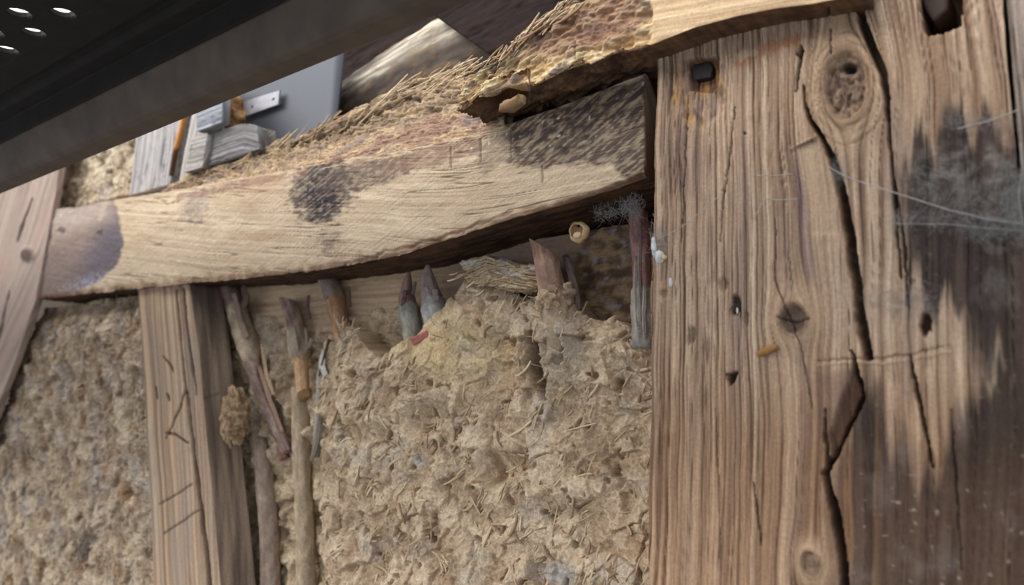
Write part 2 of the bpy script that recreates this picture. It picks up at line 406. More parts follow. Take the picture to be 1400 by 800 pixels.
    dcol = mix(dcol, C(86, 64, 50), sm(560, 700, V) * 0.55)
    worn = sm(0.10, 0.45, fbm(psi * 60, l * 3.0, 3, 77)) * sm(1400, 1230, U) * sm(380, 520, V)
    dcol = mix(dcol, C(150, 112, 78), worn * 0.6)
    col = mix(col, dcol, dk)
    # grey dust lying on the dark part
    dn = fbm(g.x * 90, g.z * 90, 4, 80)
    dust = soft_poly(U + 14 * dn, V + 14 * dn, [(1250, 225), (1290, 205), (1330, 200), (1400, 205), (1400, 300), (1330, 292), (1290, 285), (1250, 262)], 20) * sm(-0.3, 0.3, dn)
    dust = np.maximum(dust, 0.8 * blob(U, V, 1235, 410, 50, 20) * sm(-0.1, 0.4, fbm(g.x * 120, g.z * 120, 3, 82)))
    dust = np.maximum(dust, 0.45 * sm(0.05, 0.5, fbm(g.x * 26, g.z * 22, 4, 84)) * dk)
    dust = np.maximum(dust, 0.6 * blob(U, V, 1365, 330, 40, 30) * sm(-0.1, 0.4, dn))
    col = mix(col, C(150, 142, 134), dust * 0.5); h += dust * 0.0010 * (1 + fbm(g.x * 300, g.z * 300, 2, 86))
    flecks = sm(0.60, 0.8, pn(g.x * 210, g.z * 210, 90)) * (0.2 + 0.5 * sm(520, 700, V)) * sm(1080, 1200, U)
    col = mix(col, C(160, 148, 134), flecks)
    # knots
    hb = fbm(psi * 130, l * 3, 3, 96)
    col = mix(col, mix(C(176, 146, 118), C(198, 168, 136), sm(-0.3, 0.3, hb)), halo * 0.7 * (1 - dk))
    kc = mix(C(124, 102, 86), C(164, 138, 114), sm(-0.3, 0.4, fbm(g.x * 130, g.z * 130, 4, 95)))
    col = mix(col, C(120, 90, 70), rim * 0.55); col = mix(col, kc, kn)
    small = blob(U, V, 1086, 437, 20, 18, 0, 0.3); col = mix(col, C(96, 80, 72), small * 0.7)
    ck = crack(U, V + 2 * rg2, [(1064, 434, 1), (1086, 440, 1.6), (1108, 436, 1)], 1.0); h -= 0.002 * ck; col = mix(col, C(50, 40, 36), ck * 0.8)
    rot = blob(U, V, 1156, 120, 22, 30, 0.3, 0.7) * sm(-0.1, 0.35, fbm(g.x * 150, g.z * 120, 4, 97))
    h -= rot * 0.003; col = mix(col, C(74, 64, 60), rot * 0.85)
    for rad in (34, 41, 50, 60):
        rq = np.hypot((U - 1156) / 1.0, (V - 122) / 1.25) + 7 * rg2; ln = np.exp(-((rq - rad) / 1.3) ** 2) * sm(-0.3, 0.2, fbm(g.x * 40, g.z * 40, 2, rad)); col = mix(col, C(126, 98, 80), ln * 0.5); h -= 0.0008 * ln
    b = blob(U, V, 1160, 92, 10, 6); h -= 0.006 * b; col = mix(col, C(40, 33, 31), b)
    # pale flat scar under the knot, with its curled lip
    sc = soft_poly(U + 3 * rg2, V, [(1078, 205), (1092, 200), (1122, 192), (1136, 228), (1146, 320), (1112, 320), (1098, 250)], 5); col = mix(col, C(196, 168, 138), sc * 0.75); h -= 0.0012 * sc
    lipc = crack(U, V + 3 * rg2, [(1080, 203, 2), (1100, 196, 2.4), (1118, 188, 1.4)], 1.4); h += 0.0014 * lipc; col = mix(col, C(112, 84, 66), crack(U, V - 3, [(1090, 198, 1.2), (1112, 190, 1.6)], 1) * 0.8)
    col = mix(col, C(134, 112, 118), crack(U + 4 * rg2, V, [(1086, 215, 5), (1094, 260, 7), (1100, 320, 6), (1108, 380, 4)], 6) * 0.45)
    # shakes and cracks
    wob = 2.6 * fbm(g.x * 70, g.z * 60, 3, 101) + 1.2 * fbm(g.x * 260, g.z * 200, 2, 102); Uw = U + wob
    def cut(pts, depth, soft=1.1, dark_=0.8):
        nonlocal h, col
        c = crack(Uw, V, pts, soft); h = h - depth * c; col = mix(col, C(44, 33, 28), c * dark_)
    cut([(1099, 118, 1), (1102, 145, 2), (1108, 165, 3), (1125, 188, 4.5), (1137, 215, 6), (1146, 245, 8), (1154, 282, 9), (1162, 320, 10), (1168, 370, 10), (1173, 420, 9), (1181, 462, 10), (1186, 488, 7)], 0.026)
    cut([(1163, 480, 2), (1171, 510, 4), (1179, 542, 5), (1160, 580, 5), (1143, 618, 5), (1128, 648, 6), (1138, 690, 9), (1148, 745, 9), (1154, 800, 9), (1160, 860, 9)], 0.024)
    cut([(1128, 560, 1), (1127, 600, 3), (1131, 650, 5)], 0.008)
    cut([(1172, -20, 6), (1178, 30, 8), (1192, 62, 9), (1206, 96, 8), (1212, 130, 5), (1214, 165, 3), (1218, 215, 2), (1224, 300, 2), (1232, 380, 1)], 0.020)
    cut([(1244, 488, 2), (1254, 540, 3.5), (1266, 590, 2.5), (1276, 640, 1)], 0.012)
    cut([(1096, 66, 1), (1094, 90, 3), (1088, 125, 1)], 0.006)
    cut([(1136, 40, 0.6), (1138, 75, 1)], 0.004)
    cut([(1030, 660, 0.6), (1034, 700, 1.4), (1040, 745, 0.6)], 0.004)
    cut([(1003, 145, 0.6), (1000, 190, 1), (990, 260, 0.8), (984, 330, 0.5)], 0.003, 1.0, 0.5)
    cut([(938, 130, 0.6), (936, 220, 1), (930, 330, 0.6)], 0.003, 1.0, 0.5)
    cut([(1060, 300, 0.4), (1058, 380, 0.8), (1094, 470, 0.8), (1110, 560, 0.5)], 0.003, 0.9, 0.5)
    cut([(1213, 170, 1), (1222, 250, 2), (1236, 330, 2), (1240, 420, 1.4)], 0.006)
    cut([(976, 560, 0.4), (980, 650, 0.9), (985, 780, 0.5)], 0.003, 1.0, 0.4)
    cut([(1300, 560, 0.8), (1306, 650, 1.4), (1315, 780, 0.8)], 0.004, 1.0, 0.4)
    c = crack(U + 3 * wob, V + wob * 1.2, [(1120, 494, 0.8), (1165, 488, 1.6), (1210, 490, 1.4), (1262, 481, 1.2), (1300, 474, 0.8)], 1.0); h -= 0.0016 * c; col = mix(col, C(86, 62, 48), c * 0.45)
    lp_ = crack(U, V + wob * 1.2, [(1118, 500, 1), (1165, 494, 2), (1210, 497, 2), (1300, 482, 1)], 1.6); h += 0.0010 * lp_; col = mix(col, C(196, 166, 134), 0.4 * lp_)
    # chip broken out between the two cracks, its shadowed facet darkened in colour
    chip = soft_poly(Uw, V, [(1168, 492), (1182, 545), (1138, 632), (1133, 596)], 4)
    h -= chip * (0.003 + 0.010 * sm(1135, 1180, U + (V - 545) * 0.5)); col = mix(col, C(98, 72, 56), chip * 0.75)
    fac = soft_poly(U, V, [(1118, 510), (1160, 505), (1165, 540), (1130, 600), (1118, 570)], 10); col = mix(col, C(112, 86, 76), fac * 0.55)
    # holes and dents
    hp = soft_poly(U + wob, V + wob, [(990, 511), (1008, 508), (1005, 518), (997, 528)], 1.2); h -= 0.012 * hp; col = mix(col, C(46, 33, 27), hp * 0.9)
    for (cx, cy, rx, ry, d, dd) in ((1005, 418, 6, 13, 0.008, 0.8), (944, 459, 6, 13, 0.003, 0.5), (986, 388, 5, 10, 0.002, 0.4), (1093, 70, 5, 8, 0.012, 0.9),
                                    (1266, 444, 6, 15, 0.010, 0.9), (908, 402, 3, 7, 0.002, 0.3), (1247, 386, 5, 5, 0.002, 0.2), (990, 262, 2.4, 2.4, 0.003, 0.7), (1020, 184, 2, 2, 0.003, 0.7), (1020, 436, 4, 8, 0.002, 0.25)):
        b = blob(U + 2 * wob, V + 2 * wob, cx, cy, rx, ry, 0.1, 0.35); h -= d * b; col = mix(col, C(50, 36, 29), b * dd)
    # recess round the iron bolt, and the soft broken wood below it
    rec = soft_poly(U + wob, V + wob, [(940, 80), (980, 76), (980, 114), (970, 124), (942, 122)], 2.5); h -= rec * 0.007; col = mix(col, C(112, 72, 52), rec * 0.8)
    brk = soft_poly(U + 4 * wob, V + 3 * wob, [(914, 86), (992, 80), (988, 150), (962, 176), (935, 168), (916, 140)], 7); h -= brk * (0.0012 + 0.0030 * np.maximum(0, fbm(g.x * 160, g.z * 60, 3, 111)))
    col = mix(col, C(190, 148, 96), brk * sm(-0.05, 0.35, fbm(g.x * 120, g.z * 50, 3, 112)) * 0.75); col = mix(col, C(86, 64, 56), brk * sm(0.1, 0.4, fbm(g.x * 140, g.z * 60, 3, 113)) * 0.6)
    col = mix(col, C(160, 104, 66), crack(U + wob * 2, V + wob * 3, [(1010, 84, 6), (1045, 66, 8), (1090, 54, 6)], 6) * 0.6)
    col = mix(col, C(196, 182, 160), crack(U + wob * 2, V + wob * 3, [(1012, 76, 6), (1030, 70, 5)], 4) * 0.5)
    # mortise at the top
    mo = soft_poly(U + wob * 0.5, V + wob * 0.5, [(1252, -60), (1314, -60), (1313, 34), (1290, 42), (1270, 47), (1262, 40), (1256, 8)], 1.6); h -= mo * 0.05
    col = mix(col, C(70, 52, 42), mo * 0.85)
    # left arris eats in and out a little
    h = np.where(g.face == 1, h, h * 0.3 - 0.001)
    return h, col

post, gp = strip('oak_post', [(893, -90), (897, 105), (893, 200), (892, 300), (890, 400), (888, 500), (888, 600), (886, 700), (884, 850)],
                 [(1365, -90), (1377, 60), (1384, 150), (1392, 250), (1402, 330), (1414, 450), (1440, 850)], 0.0, 0.16, 0.16, 0.0012, 0.00085, post_fn, M_WOOD)
tag(post, 'broad weathered oak post, pale on its left half and blackened on its right', 'post')

# ------------------------------------------------------------------ crossbeam (rail) and its rotten top
def rail_fn(g):
    U, V, l, s = g.U, g.V, g.l, g.s
    psi = s - 0.10 * (l - 0.6) + 0.004 * fbm(l * 5, s * 9, 3, 201)
    gr = grain(psi, l, 190, 202); fine = grain(psi, l * 3, 620, 203); fib = fbm(psi * 700, l * 40, 3, 217)
    saw = pn(l * 150 + 330 * s, s * 30 - l * 10, 204); saw2 = fbm(l * 330 + 500 * s, s * 60, 2, 218)
    f1 = fissure(psi, l, 210, 0.10, 430, 5.0, 0.12)
    h = -0.0002 * (1 - gr) - 0.0003 * (1 - fine) + 0.0030 * fbm(l * 7, s * 14, 3, 205) + 0.00022 * saw + 0.00018 * saw2 + 0.0005 * fbm(l * 60, s * 90, 3, 219) - 0.0012 * f1
    col = mix(C(188, 164, 136), C(206, 184, 156), sm(0.1, 0.9, gr)); col *= (0.94 + 0.12 * fine + 0.10 * fib + 0.05 * saw)[..., None]
    tone = fbm(l * 6, s * 18, 4, 206)
    col = mix(col, C(170, 138, 106), sm(0.0, 0.6, tone) * 0.6)
    col = mix(col, C(216, 196, 166), sm(0.05, 0.55, fbm(l * 9 - s * 20, s * 26, 3, 207)) * 0.6)
    col = mix(col, C(108, 82, 64), f1 * 0.65)
    n = fbm(l * 46, s * 70, 5, 208); n2 = fbm(l * 110 + s * 60, s * 150, 4, 209); n3 = 0.6 * n + 0.6 * fbm(psi * 260, l * 50, 3, 220)
    def stain(m, c, a, k=n):
        nonlocal col
        brk = sm(-0.45, 0.25, 0.5 * saw + 0.8 * n2 + 0.5 * fbm(psi * 330, l * 34, 3, 229))
        col = mix(col, c, a * sm(0.28, 0.62, m + 0.6 * k) * (0.45 + 0.55 * brk))
    stain(blob(U, V, 440, 258, 40, 46, 0.2, 0.9), C(58, 50, 52), 0.9, n3)
    stain(blob(U, V, 440, 262, 22, 40, 0.1, 0.9) * 0.8, C(40, 36, 42), 0.8, n3)
    stain(blob(U, V, 448, 330, 26, 26, 0.1, 0.9) * 0.55, C(104, 88, 78), 0.7, n3)
    stain(blob(U, V, 505, 236, 66, 20, -0.25, 0.8), C(94, 78, 72), 0.8, n3)
    stain(blob(U, V, 268, 282, 20, 26, 0.2, 0.9) * 0.7, C(120, 110, 110), 0.6, n3)
    stain(blob(U, V, 590, 214, 70, 14, -0.25, 0.8), C(128, 98, 82), 0.75, n3)
    stain(soft_poly(U, V, [(240, 266), (340, 244), (420, 230), (420, 238), (340, 256), (240, 276)], 6) * 0.8, C(140, 104, 86), 0.7, n3)
    stain(soft_poly(U, V, [(690, 168), (790, 136), (890, 100), (895, 250), (866, 256), (835, 225), (780, 222), (715, 228), (697, 215)], 20), C(70, 58, 54), 0.9, n3)
    stain(soft_poly(U, V, [(700, 176), (790, 148), (880, 118), (880, 160), (790, 180), (705, 200)], 20) * 0.8, C(54, 46, 46), 0.7, n2)
    stain(soft_poly(U, V, [(640, 186), (700, 168), (705, 225), (660, 245), (645, 230)], 18) * 0.6, C(128, 110, 96), 0.6, n3)
    # the darker end at the left with a clean rounded edge, bluish at its foot
    end = soft_poly(U + 3 * n, V, [(20, 260), (150, 262), (163, 300), (170, 335), (160, 362), (135, 386), (100, 402), (30, 424)], 3)
    ec = mix(C(156, 132, 118), C(122, 104, 98), sm(300, 360, V + 20 * n)); ec = mix(ec, C(84, 78, 92), blob(U, V, 148, 338, 26, 58, 0.45, 0.8) * 0.85)
    ec = mix(ec, C(166, 170, 186), blob(U, V, 125, 392, 34, 14, -0.3, 0.8) * 0.8 * sm(-0.3, 0.3, n2)); ec = mix(ec, C(178, 162, 150), soft_poly(U, V, [(60, 280), (150, 265), (150, 300), (60, 318)], 14) * 0.8)
    col = mix(col, ec * (0.92 + 0.16 * n2)[..., None], end * 0.95); h -= end * 0.0008
    col = mix(col, C(188, 168, 144), crack(U, V, [(152, 264, 3), (140, 285, 4), (136, 300, 2)], 3) * 0.6)
    # white specks
    sp = sm(0.62, 0.8, pn(g.x * 170, g.z * 170, 211)) * sm(0.0, 0.5, fbm(l * 8, s * 10, 2, 212) + 0.1); col = mix(col, C(226, 222, 214), sp * 0.6)
    # brown line along the underside, worn lower arris
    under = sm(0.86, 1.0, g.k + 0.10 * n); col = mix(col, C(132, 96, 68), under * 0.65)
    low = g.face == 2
    uc = mix(C(96, 70, 52), C(60, 46, 37), sm(-0.3, 0.4, fbm(l * 20, s * 90, 3, 213)))  # underside of the beam: its shade painted as a darker brown
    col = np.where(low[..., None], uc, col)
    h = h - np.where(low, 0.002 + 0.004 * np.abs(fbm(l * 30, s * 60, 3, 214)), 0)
    wob = 2 * fbm(l * 50, s * 40, 3, 215)
    for pts, d in (([(545, 358, 2), (565, 352, 5), (640, 326, 6), (720, 300, 6), (800, 274, 7), (870, 248, 8), (890, 240, 9)], 0.008), ([(470, 360, 1), (600, 326, 1), (700, 290, 1.5)], 0.002)):
        c = crack(U, V + 2.5 * wob, pts, 3); h -= d * c * (0.6 + 0.6 * n); col = mix(col, C(110, 82, 62), c * 0.6)
    for x0, y0, y1 in ((697, 178, 216), (656, 190, 222), (616, 202, 230), (740, 226, 250)):
        c = crack(U + wob * 0.4, V, [(x0, y0, 0.8), (x0 + 1, y1, 0.5)], 1.0); h -= 0.0015 * c; col = mix(col, C(76, 60, 52), c * 0.7)
    for (cx, cy) in ((800, 187), (770, 205), (600, 190), (84, 316), (135, 318), (63, 322)):
        b = blob(U + 3 * wob, V + 3 * wob, cx, cy, 5, 4); h -= 0.002 * b; col = mix(col, C(80, 68, 64), b * 0.7)
    ar = np.where(g.face == 1, sm(0.93, 1.0, g.k), 0); h -= ar * 0.005 * np.clip(0.5 + fbm(l * 24, 3.3, 3, 216) + 0.6 * fbm(l * 90, 7.1, 3, 216), 0, 1.4)
    return h, col
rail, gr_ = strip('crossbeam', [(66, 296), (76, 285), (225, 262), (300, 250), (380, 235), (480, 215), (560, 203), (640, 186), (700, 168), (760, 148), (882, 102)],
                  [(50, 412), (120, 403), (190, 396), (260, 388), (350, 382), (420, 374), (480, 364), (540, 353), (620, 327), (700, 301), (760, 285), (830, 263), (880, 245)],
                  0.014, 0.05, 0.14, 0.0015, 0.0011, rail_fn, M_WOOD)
tag(rail, 'long pale oak crossbeam with black stains and a rotted upper edge, left of post', 'beam')

def rot_fn(g):
    U, V, l, s = g.U, g.V, g.l, g.s
    k = g.k; psi = s - 0.04 * l
    fib = ridged(l * 14 + 2 * pn(psi * 50, l * 9, 230), psi * 240, 4, 221); lump = fbm(l * 40, s * 70, 5, 222); fl = fbm(l * 120, s * 190, 4, 231)
    zone = sm(0.30, 0.62, k + 0.22 * fbm(l * 14, s * 30, 3, 224))              # 0 splintered top, 1 smooth decayed lower slope
    h = (0.009 * fib + 0.010 * lump) * (1 - 0.6 * zone) + 0.0030 * fl - 0.004
    top = mix(C(128, 106, 84), C(196, 172, 140), sm(0.25, 0.95, fib)); top = mix(top, C(122, 108, 96), sm(0.05, 0.4, fbm(l * 24, s * 90, 3, 225)) * 0.8)
    low = mix(C(164, 138, 110), C(196, 170, 136), sm(-0.3, 0.4, fl)); low = mix(low, C(148, 120, 104), sm(-0.05, 0.3, fbm(l * 20, s * 50, 4, 226)) * 0.85)
    low = mix(low, C(136, 124, 118), sm(0.0, 0.4, fbm(l * 26, s * 54, 4, 227)) * 0.75); low = mix(low, C(204, 180, 140), soft_poly(U, V, [(500, 222), (620, 192), (690, 172), (690, 182), (560, 214)], 6) * 0.7)
    low = mix(low, C(152, 118, 102), soft_poly(U + 18 * lump, V + 14 * lump, [(520, 190), (600, 150), (612, 178), (560, 198)], 10) * 0.7)
    col = mix(top, low, zone)
    pit = sm(0.12, 0.45, fbm(l * 50, s * 150, 3, 228)) * (1 - 0.8 * zone); h -= pit * 0.007; col = mix(col, C(66, 50, 40), pit * 0.8)
    crumb = sm(0.3, 0.6, fbm(l * 70, s * 100, 3, 232)) * sm(470, 330, U); h += 0.004 * crumb; col = mix(col, C(190, 160, 120), crumb * 0.5)
    gap = crack(U, V + 10 * lump, [(395, 200, 4), (460, 180, 7), (520, 152, 6), (570, 132, 3)], 4); h -= 0.012 * gap; col = mix(col, C(70, 54, 44), gap * 0.8)
    h = np.where(g.face == 1, h * (0.4 + 0.6 * sm(0, 0.25, k)), h * 0.5)
    h = np.where(g.face == 1, h * (1 - 0.6 * sm(0.8, 1, k)) - 0.006 * sm(0.86, 1.0, k + 0.10 * fl + 0.06 * lump), h - 0.006)
    return h, col
rot, g_rot = strip('rotten_edge', [(222, 262, .03), (262, 236, .03), (330, 218, .035), (352, 194, .05), (400, 192, .05), (480, 152, .05), (560, 112, .05), (620, 94, .05), (680, 84, .05)],
                   [(224, 280, .0105), (300, 262, .0105), (380, 246, .0105), (480, 226, .0105), (560, 214, .0105), (640, 196, .0105), (690, 182, .0105)],
                   0.02, 0.05, 0.01, 0.0016, 0.001, rot_fn, M_ROT, parent=rail)
rot['label'] = 'crumbling fibrous rotten edge'

# ------------------------------------------------------------------ upper plate
def plate_fn(g):
    U, V, l, s = g.U, g.V, g.l, g.s
    psi = s + 0.004 * fbm(l * 6, s * 10, 3, 241)
    gr = grain(psi, l, 190, 242); fine = grain(psi, l * 2, 600, 243)
    clean = sm(735, 755, U + 6 * fbm(l * 40, s * 40, 2, 244))
    clean = np.maximum(clean, 0)
    col = mix(C(190, 160, 124), C(216, 188, 150), sm(0.1, 0.9, gr)); col *= (0.94 + 0.12 * fine)[..., None]
    col = mix(col, C(160, 128, 98), sm(0.1, 0.6, fbm(l * 10, s * 30, 3, 245)) * 0.5)
    h = -0.0006 * (1 - gr) - 0.0003 * (1 - fine) + 0.0015 * fbm(l * 9, s * 12, 3, 246)
    lump = fbm(l * 45, s * 60, 5, 247); cr = fbm(l * 60 + 2 * lump, s * 230, 5, 248); pl = ridged(l * 22 + 2 * lump, s * 150 + 2 * lump, 4, 253) - 0.5
    rc = mix(C(190, 158, 112), C(226, 204, 160), sm(-0.25, 0.4, lump + 0.4 * cr)); rc = mix(rc, C(140, 122, 112), sm(0.05, 0.4, fbm(l * 34, s * 56, 4, 249)) * 0.85)
    rc = mix(rc, C(132, 98, 84), soft_poly(U, V, [(700, 50), (745, 20), (870, -30), (880, 45), (800, 70), (715, 80)], 16) * 0.75)
    rc = mix(rc, C(86, 76, 72), soft_poly(U + 20 * lump, V + 20 * lump, [(640, 80), (700, 45), (760, 5), (790, -10), (730, 50), (690, 92), (650, 112)], 14) * 0.8)
    clean = sm(883, 892, U + 5 * fbm(l * 30, s * 30, 2, 250))
    col = mix(rc, col, clean); h = h + (1 - clean) * (0.008 * lump + 0.0026 * cr + 0.004 * pl - 0.004)
    # underside, its shade put into the darker brown
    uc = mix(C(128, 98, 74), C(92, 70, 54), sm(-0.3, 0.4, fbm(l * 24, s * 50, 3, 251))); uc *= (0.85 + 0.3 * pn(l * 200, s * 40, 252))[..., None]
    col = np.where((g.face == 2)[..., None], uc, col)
    ed = sm(0.92, 1.0, g.k) * (g.face == 1); col = mix(col, C(112, 72, 54), ed * 0.6 * sm(-0.3, 0.3, lump))
    # notch with a loose peg at the lower left
    no = soft_poly(U, V, [(658, 130), (716, 112), (722, 122), (718, 150), (690, 160), (672, 150)], 3); h -= 0.014 * no; col = mix(col, C(120, 76, 44), no * 0.75)
    for x0, y0, y1 in ((783, 55, 92), (716, 112, 132), (1133, 12, 40)):
        c = crack(U, V, [(x0, y0, 1), (x0 + 2, y1, 0.6)], 1.2); h -= 0.003 * c; col = mix(col, C(70, 48, 36), c * 0.7)
    endm = sm(12, 0, (U - 622) ) * 0
    return h, col
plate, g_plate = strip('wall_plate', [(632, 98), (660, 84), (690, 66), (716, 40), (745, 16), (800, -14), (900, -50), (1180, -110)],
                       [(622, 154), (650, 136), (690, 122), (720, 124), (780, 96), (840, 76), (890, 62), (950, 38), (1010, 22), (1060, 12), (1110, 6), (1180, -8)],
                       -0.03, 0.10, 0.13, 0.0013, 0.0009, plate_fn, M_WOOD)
tag(plate, 'honey-coloured upper beam with a crumbling yellow left end, lying across the post head', 'beam')
peg = tube('peg', [(684, 148, -.030), (700, 145, -.034), (716, 134, -.034)], [0.0044, 0.0058, 0.0050], M_WOOD, col=C(158, 126, 92), parent=plate, sec=16, ds=0.0015, cut0=(0.6, .006), cut1=(2.0, 0.005), rough=0.0022)
peg['label'] = 'broken stub of a wooden peg'

# ------------------------------------------------------------------ stud
def stud_fn(g):
    U, V, l, s = g.U, g.V, g.l, g.s
    psi = s + 0.006 * fbm(l * 3, s * 9, 3, 261)
    gr = grain(psi, l * 0.8, 120, 262); fine = grain(psi, l, 420, 263)
    h = -0.0012 * (1 - gr) - 0.0005 * (1 - fine) + 0.002 * fbm(l * 6, s * 12, 3, 264)
    col = mix(C(132, 108, 88), C(186, 160, 132), sm(0.1, 0.9, gr)); col *= (0.9 + 0.2 * fine)[..., None]
    col = mix(col, C(150, 136, 126), sm(0.0, 0.5, fbm(l * 5, s * 22, 3, 265)) * 0.5)
    col = mix(col, C(174, 136, 100), sm(0.1, 0.5, fbm(psi * 40, l * 2.5, 3, 266)) * 0.5)
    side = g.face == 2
    scol = mix(C(112, 96, 84), C(166, 146, 124), sm(-0.3, 0.4, fbm(psi * 60, l * 5, 3, 267))); scol = mix(scol, C(88, 78, 74), (1 - sm(380, 480, V)) * 0.75)  # side face painted darker at its top, where shadow falls
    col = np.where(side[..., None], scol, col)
    wob = 1.6 * fbm(l * 40, s * 50, 3, 268)
    for pts, d in (([(240, 395, 1.6), (246, 470, 2), (257, 560, 2.5), (268, 650, 3), (282, 760, 4), (288, 830, 4)], 0.008), ([(250, 395, 1), (254, 440, 2), (262, 500, 2), (268, 540, 1)], 0.006), ([(226, 600, 0.5), (244, 560, 1.4), (252, 535, 1.2)], 0.003),
                   ([(226, 592, 1.4), (238, 594, 2), (256, 606, 1.4)], 0.003), ([(216, 690, 0.8), (240, 676, 1), (262, 662, 0.8)], 0.002), ([(222, 730, 0.8), (250, 712, 1), (270, 698, 0.8)], 0.002), ([(222, 488, 1), (232, 500, 2), (236, 508, 1)], 0.003), ([(228, 540, 2), (230, 548, 1)], .003), ([(212, 530, 1), (214, 545, 1)], 0.003)):
        c = crack(U + wob, V, pts, 1.2); h = h - d * c * (g.face == 1); col = mix(col, C(48, 36, 32), c * 0.8 * (g.face == 1))
    c = crack(U, V, [(270, 548, 1), (300, 538, 1.5)], 1); col = mix(col, C(58, 48, 42), c * 0.5 * side)
    h -= 0.003 * sm(0.94, 1, g.k) * (g.face == 1)
    return h, col
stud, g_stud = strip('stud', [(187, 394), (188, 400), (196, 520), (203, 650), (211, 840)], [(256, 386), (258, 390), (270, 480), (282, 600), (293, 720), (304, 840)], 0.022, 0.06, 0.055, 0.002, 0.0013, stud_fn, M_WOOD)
tag(stud, 'short upright stud scored with slanting carpenter cuts, between two clay panels', 'post')

# ------------------------------------------------------------------ brace at the far left
def brace_fn(g):
    U, V, l, s = g.U, g.V, g.l, g.s
    psi = s + 0.008 * fbm(l * 3, s * 8, 3, 281)
    gr = grain(psi, l, 110, 282); fine = grain(psi, l, 400, 283)
    h = -0.001 * (1 - gr) + 0.002 * fbm(l * 6, s * 10, 3, 284)
    col = mix(C(146, 126, 114), C(172, 152, 138), sm(0.1, 0.9, gr)); col *= (0.94 + 0.12 * fine)[..., None]
    col = mix(col, C(168, 140, 126), sm(0, 0.5, fbm(l * 6, s * 9, 3, 285)) * 0.6); col = mix(col, C(96, 86, 82), sm(0.1, 0.6, fbm(psi * 50, l * 4, 3, 286)) * 0.5)
    b = blob(U, V, 38, 348, 9, 9); h += 0.005 * b; col = mix(col, C(88, 74, 66), b)
    wob = 2 * fbm(l * 30, s * 30, 2, 287)
    for pts in ([(44, 272, 1), (30, 310, 1.6), (24, 330, 1)], [(12, 400, 1), (-4, 470, 2)]):
        c = crack(U + wob, V, pts, 1.2); h -= 0.004 * c; col = mix(col, C(60, 48, 44), c * 0.7)
    return h, col
brace, g_br = strip('brace', [(20, 140), (2, 262), (-30, 380), (-80, 500), (-300, 980)], [(92, 140), (76, 262), (48, 412), (22, 490), (-2, 550), (-170, 980)], 0.010, 0.05, 0.012, 0.003, 0.002, brace_fn, M_WOOD)
tag(brace, 'grey-brown slanting brace left of the crossbeam end', 'brace')

# ------------------------------------------------------------------ clay panels
def flakes(x, y, seed):
    """cells, each tipped its own way: torn clay; returns height -1..1, edge distance, cell value"""
    x = np.asarray(x, float) + seed * 17.3; y = np.asarray(y, float) + seed * 53.9
    x0 = np.floor(x).astype(np.int64); y0 = np.floor(y).astype(np.int64)
    d1 = np.full(x.shape, 9.0); d2 = np.full(x.shape, 9.0); hh = np.zeros(x.shape); cid = np.zeros(x.shape)
    for i in (-1, 0, 1):
        for j in (-1, 0, 1):
            h = _h(x0 + i, y0 + j); dx = x0 + i + _RV[h] - x; dy = y0 + j + _RW[h] - y; d = np.hypot(dx, dy); near = d < d1
            d2 = np.where(near, d1, np.minimum(d2, d)); d1 = np.where(near, d, d1)
            v = _RV[(h * 7 + 3) & 4095]; a = _RW[(h * 5 + 1) & 4095] * 2 * np.pi
            hh = np.where(near, (v - 0.5) + 1.3 * (dx * np.cos(a) + dy * np.sin(a)), hh); cid = np.where(near, v, cid)
    return hh, d2 - d1, cid
def clay_common(g, seed, straw_dir=0.6, rough=1.0):
    X, Z = g.x, g.z
    q1 = 0.013 * fbm(X * 22, Z * 22, 4, seed + 1); q2 = 0.013 * fbm(X * 22, Z * 22, 4, seed + 2)
    big = fbm(X * 9, Z * 9, 3, seed + 3)
    med = fbm((X + q1) * 32, (Z + q2) * 30, 5, seed + 4)
    ha, ea, ca = flakes((X + q1) * 34, (Z + q2) * 30, seed + 5)
    hb, eb, cb = flakes((X + q2) * 85, (Z + q1) * 72, seed + 6)
    sel = sm(-0.25, 0.25, fbm(X * 16, Z * 16, 2, seed + 9))
    def lay(t, k):
        a = X * math.cos(t) + Z * math.sin(t); b = -X * math.sin(t) + Z * math.cos(t)
        return ridged(a * 40 + q1 * 120, b * 190 + q2 * 500, 3, seed + k)
    fb = lay(straw_dir, 7) * sel + lay(straw_dir + 1.4, 8) * (1 - sel)
    fine = fbm(X * 260, Z * 240, 3, seed + 11)
    act = 0.45 + 0.55 * sm(-0.2, 0.25, fbm(X * 20, Z * 20, 2, seed + 12))        # some spots smeared smooth
    h = 0.008 * big + 0.0085 * med + rough * (0.0054 * ha * sm(0, 0.08, ea) + act * 0.0030 * hb * sm(0, 0.12, eb)) + 0.0020 * fb * rough * act + 0.0008 * fine + 0.0016 * rough * act * fbm(X * 110, Z * 100, 3, seed + 14)
    pit = sm(0.30, 0.50, fbm((X + q1) * 46, (Z + q2) * 46, 3, seed + 10)); h = h - 0.008 * pit * rough
    seam = (1 - sm(0.0, 0.07, ea)) * sm(-0.1, 0.2, fbm(X * 30, Z * 30, 2, seed + 13)); h = h - 0.003 * seam * rough
    return h, big, med + 0.5 * fine, fb, np.maximum(pit, seam * 0.7), 0.6 * ca + 0.4 * cb  # the pit mask also darkens hollows in the clay colours

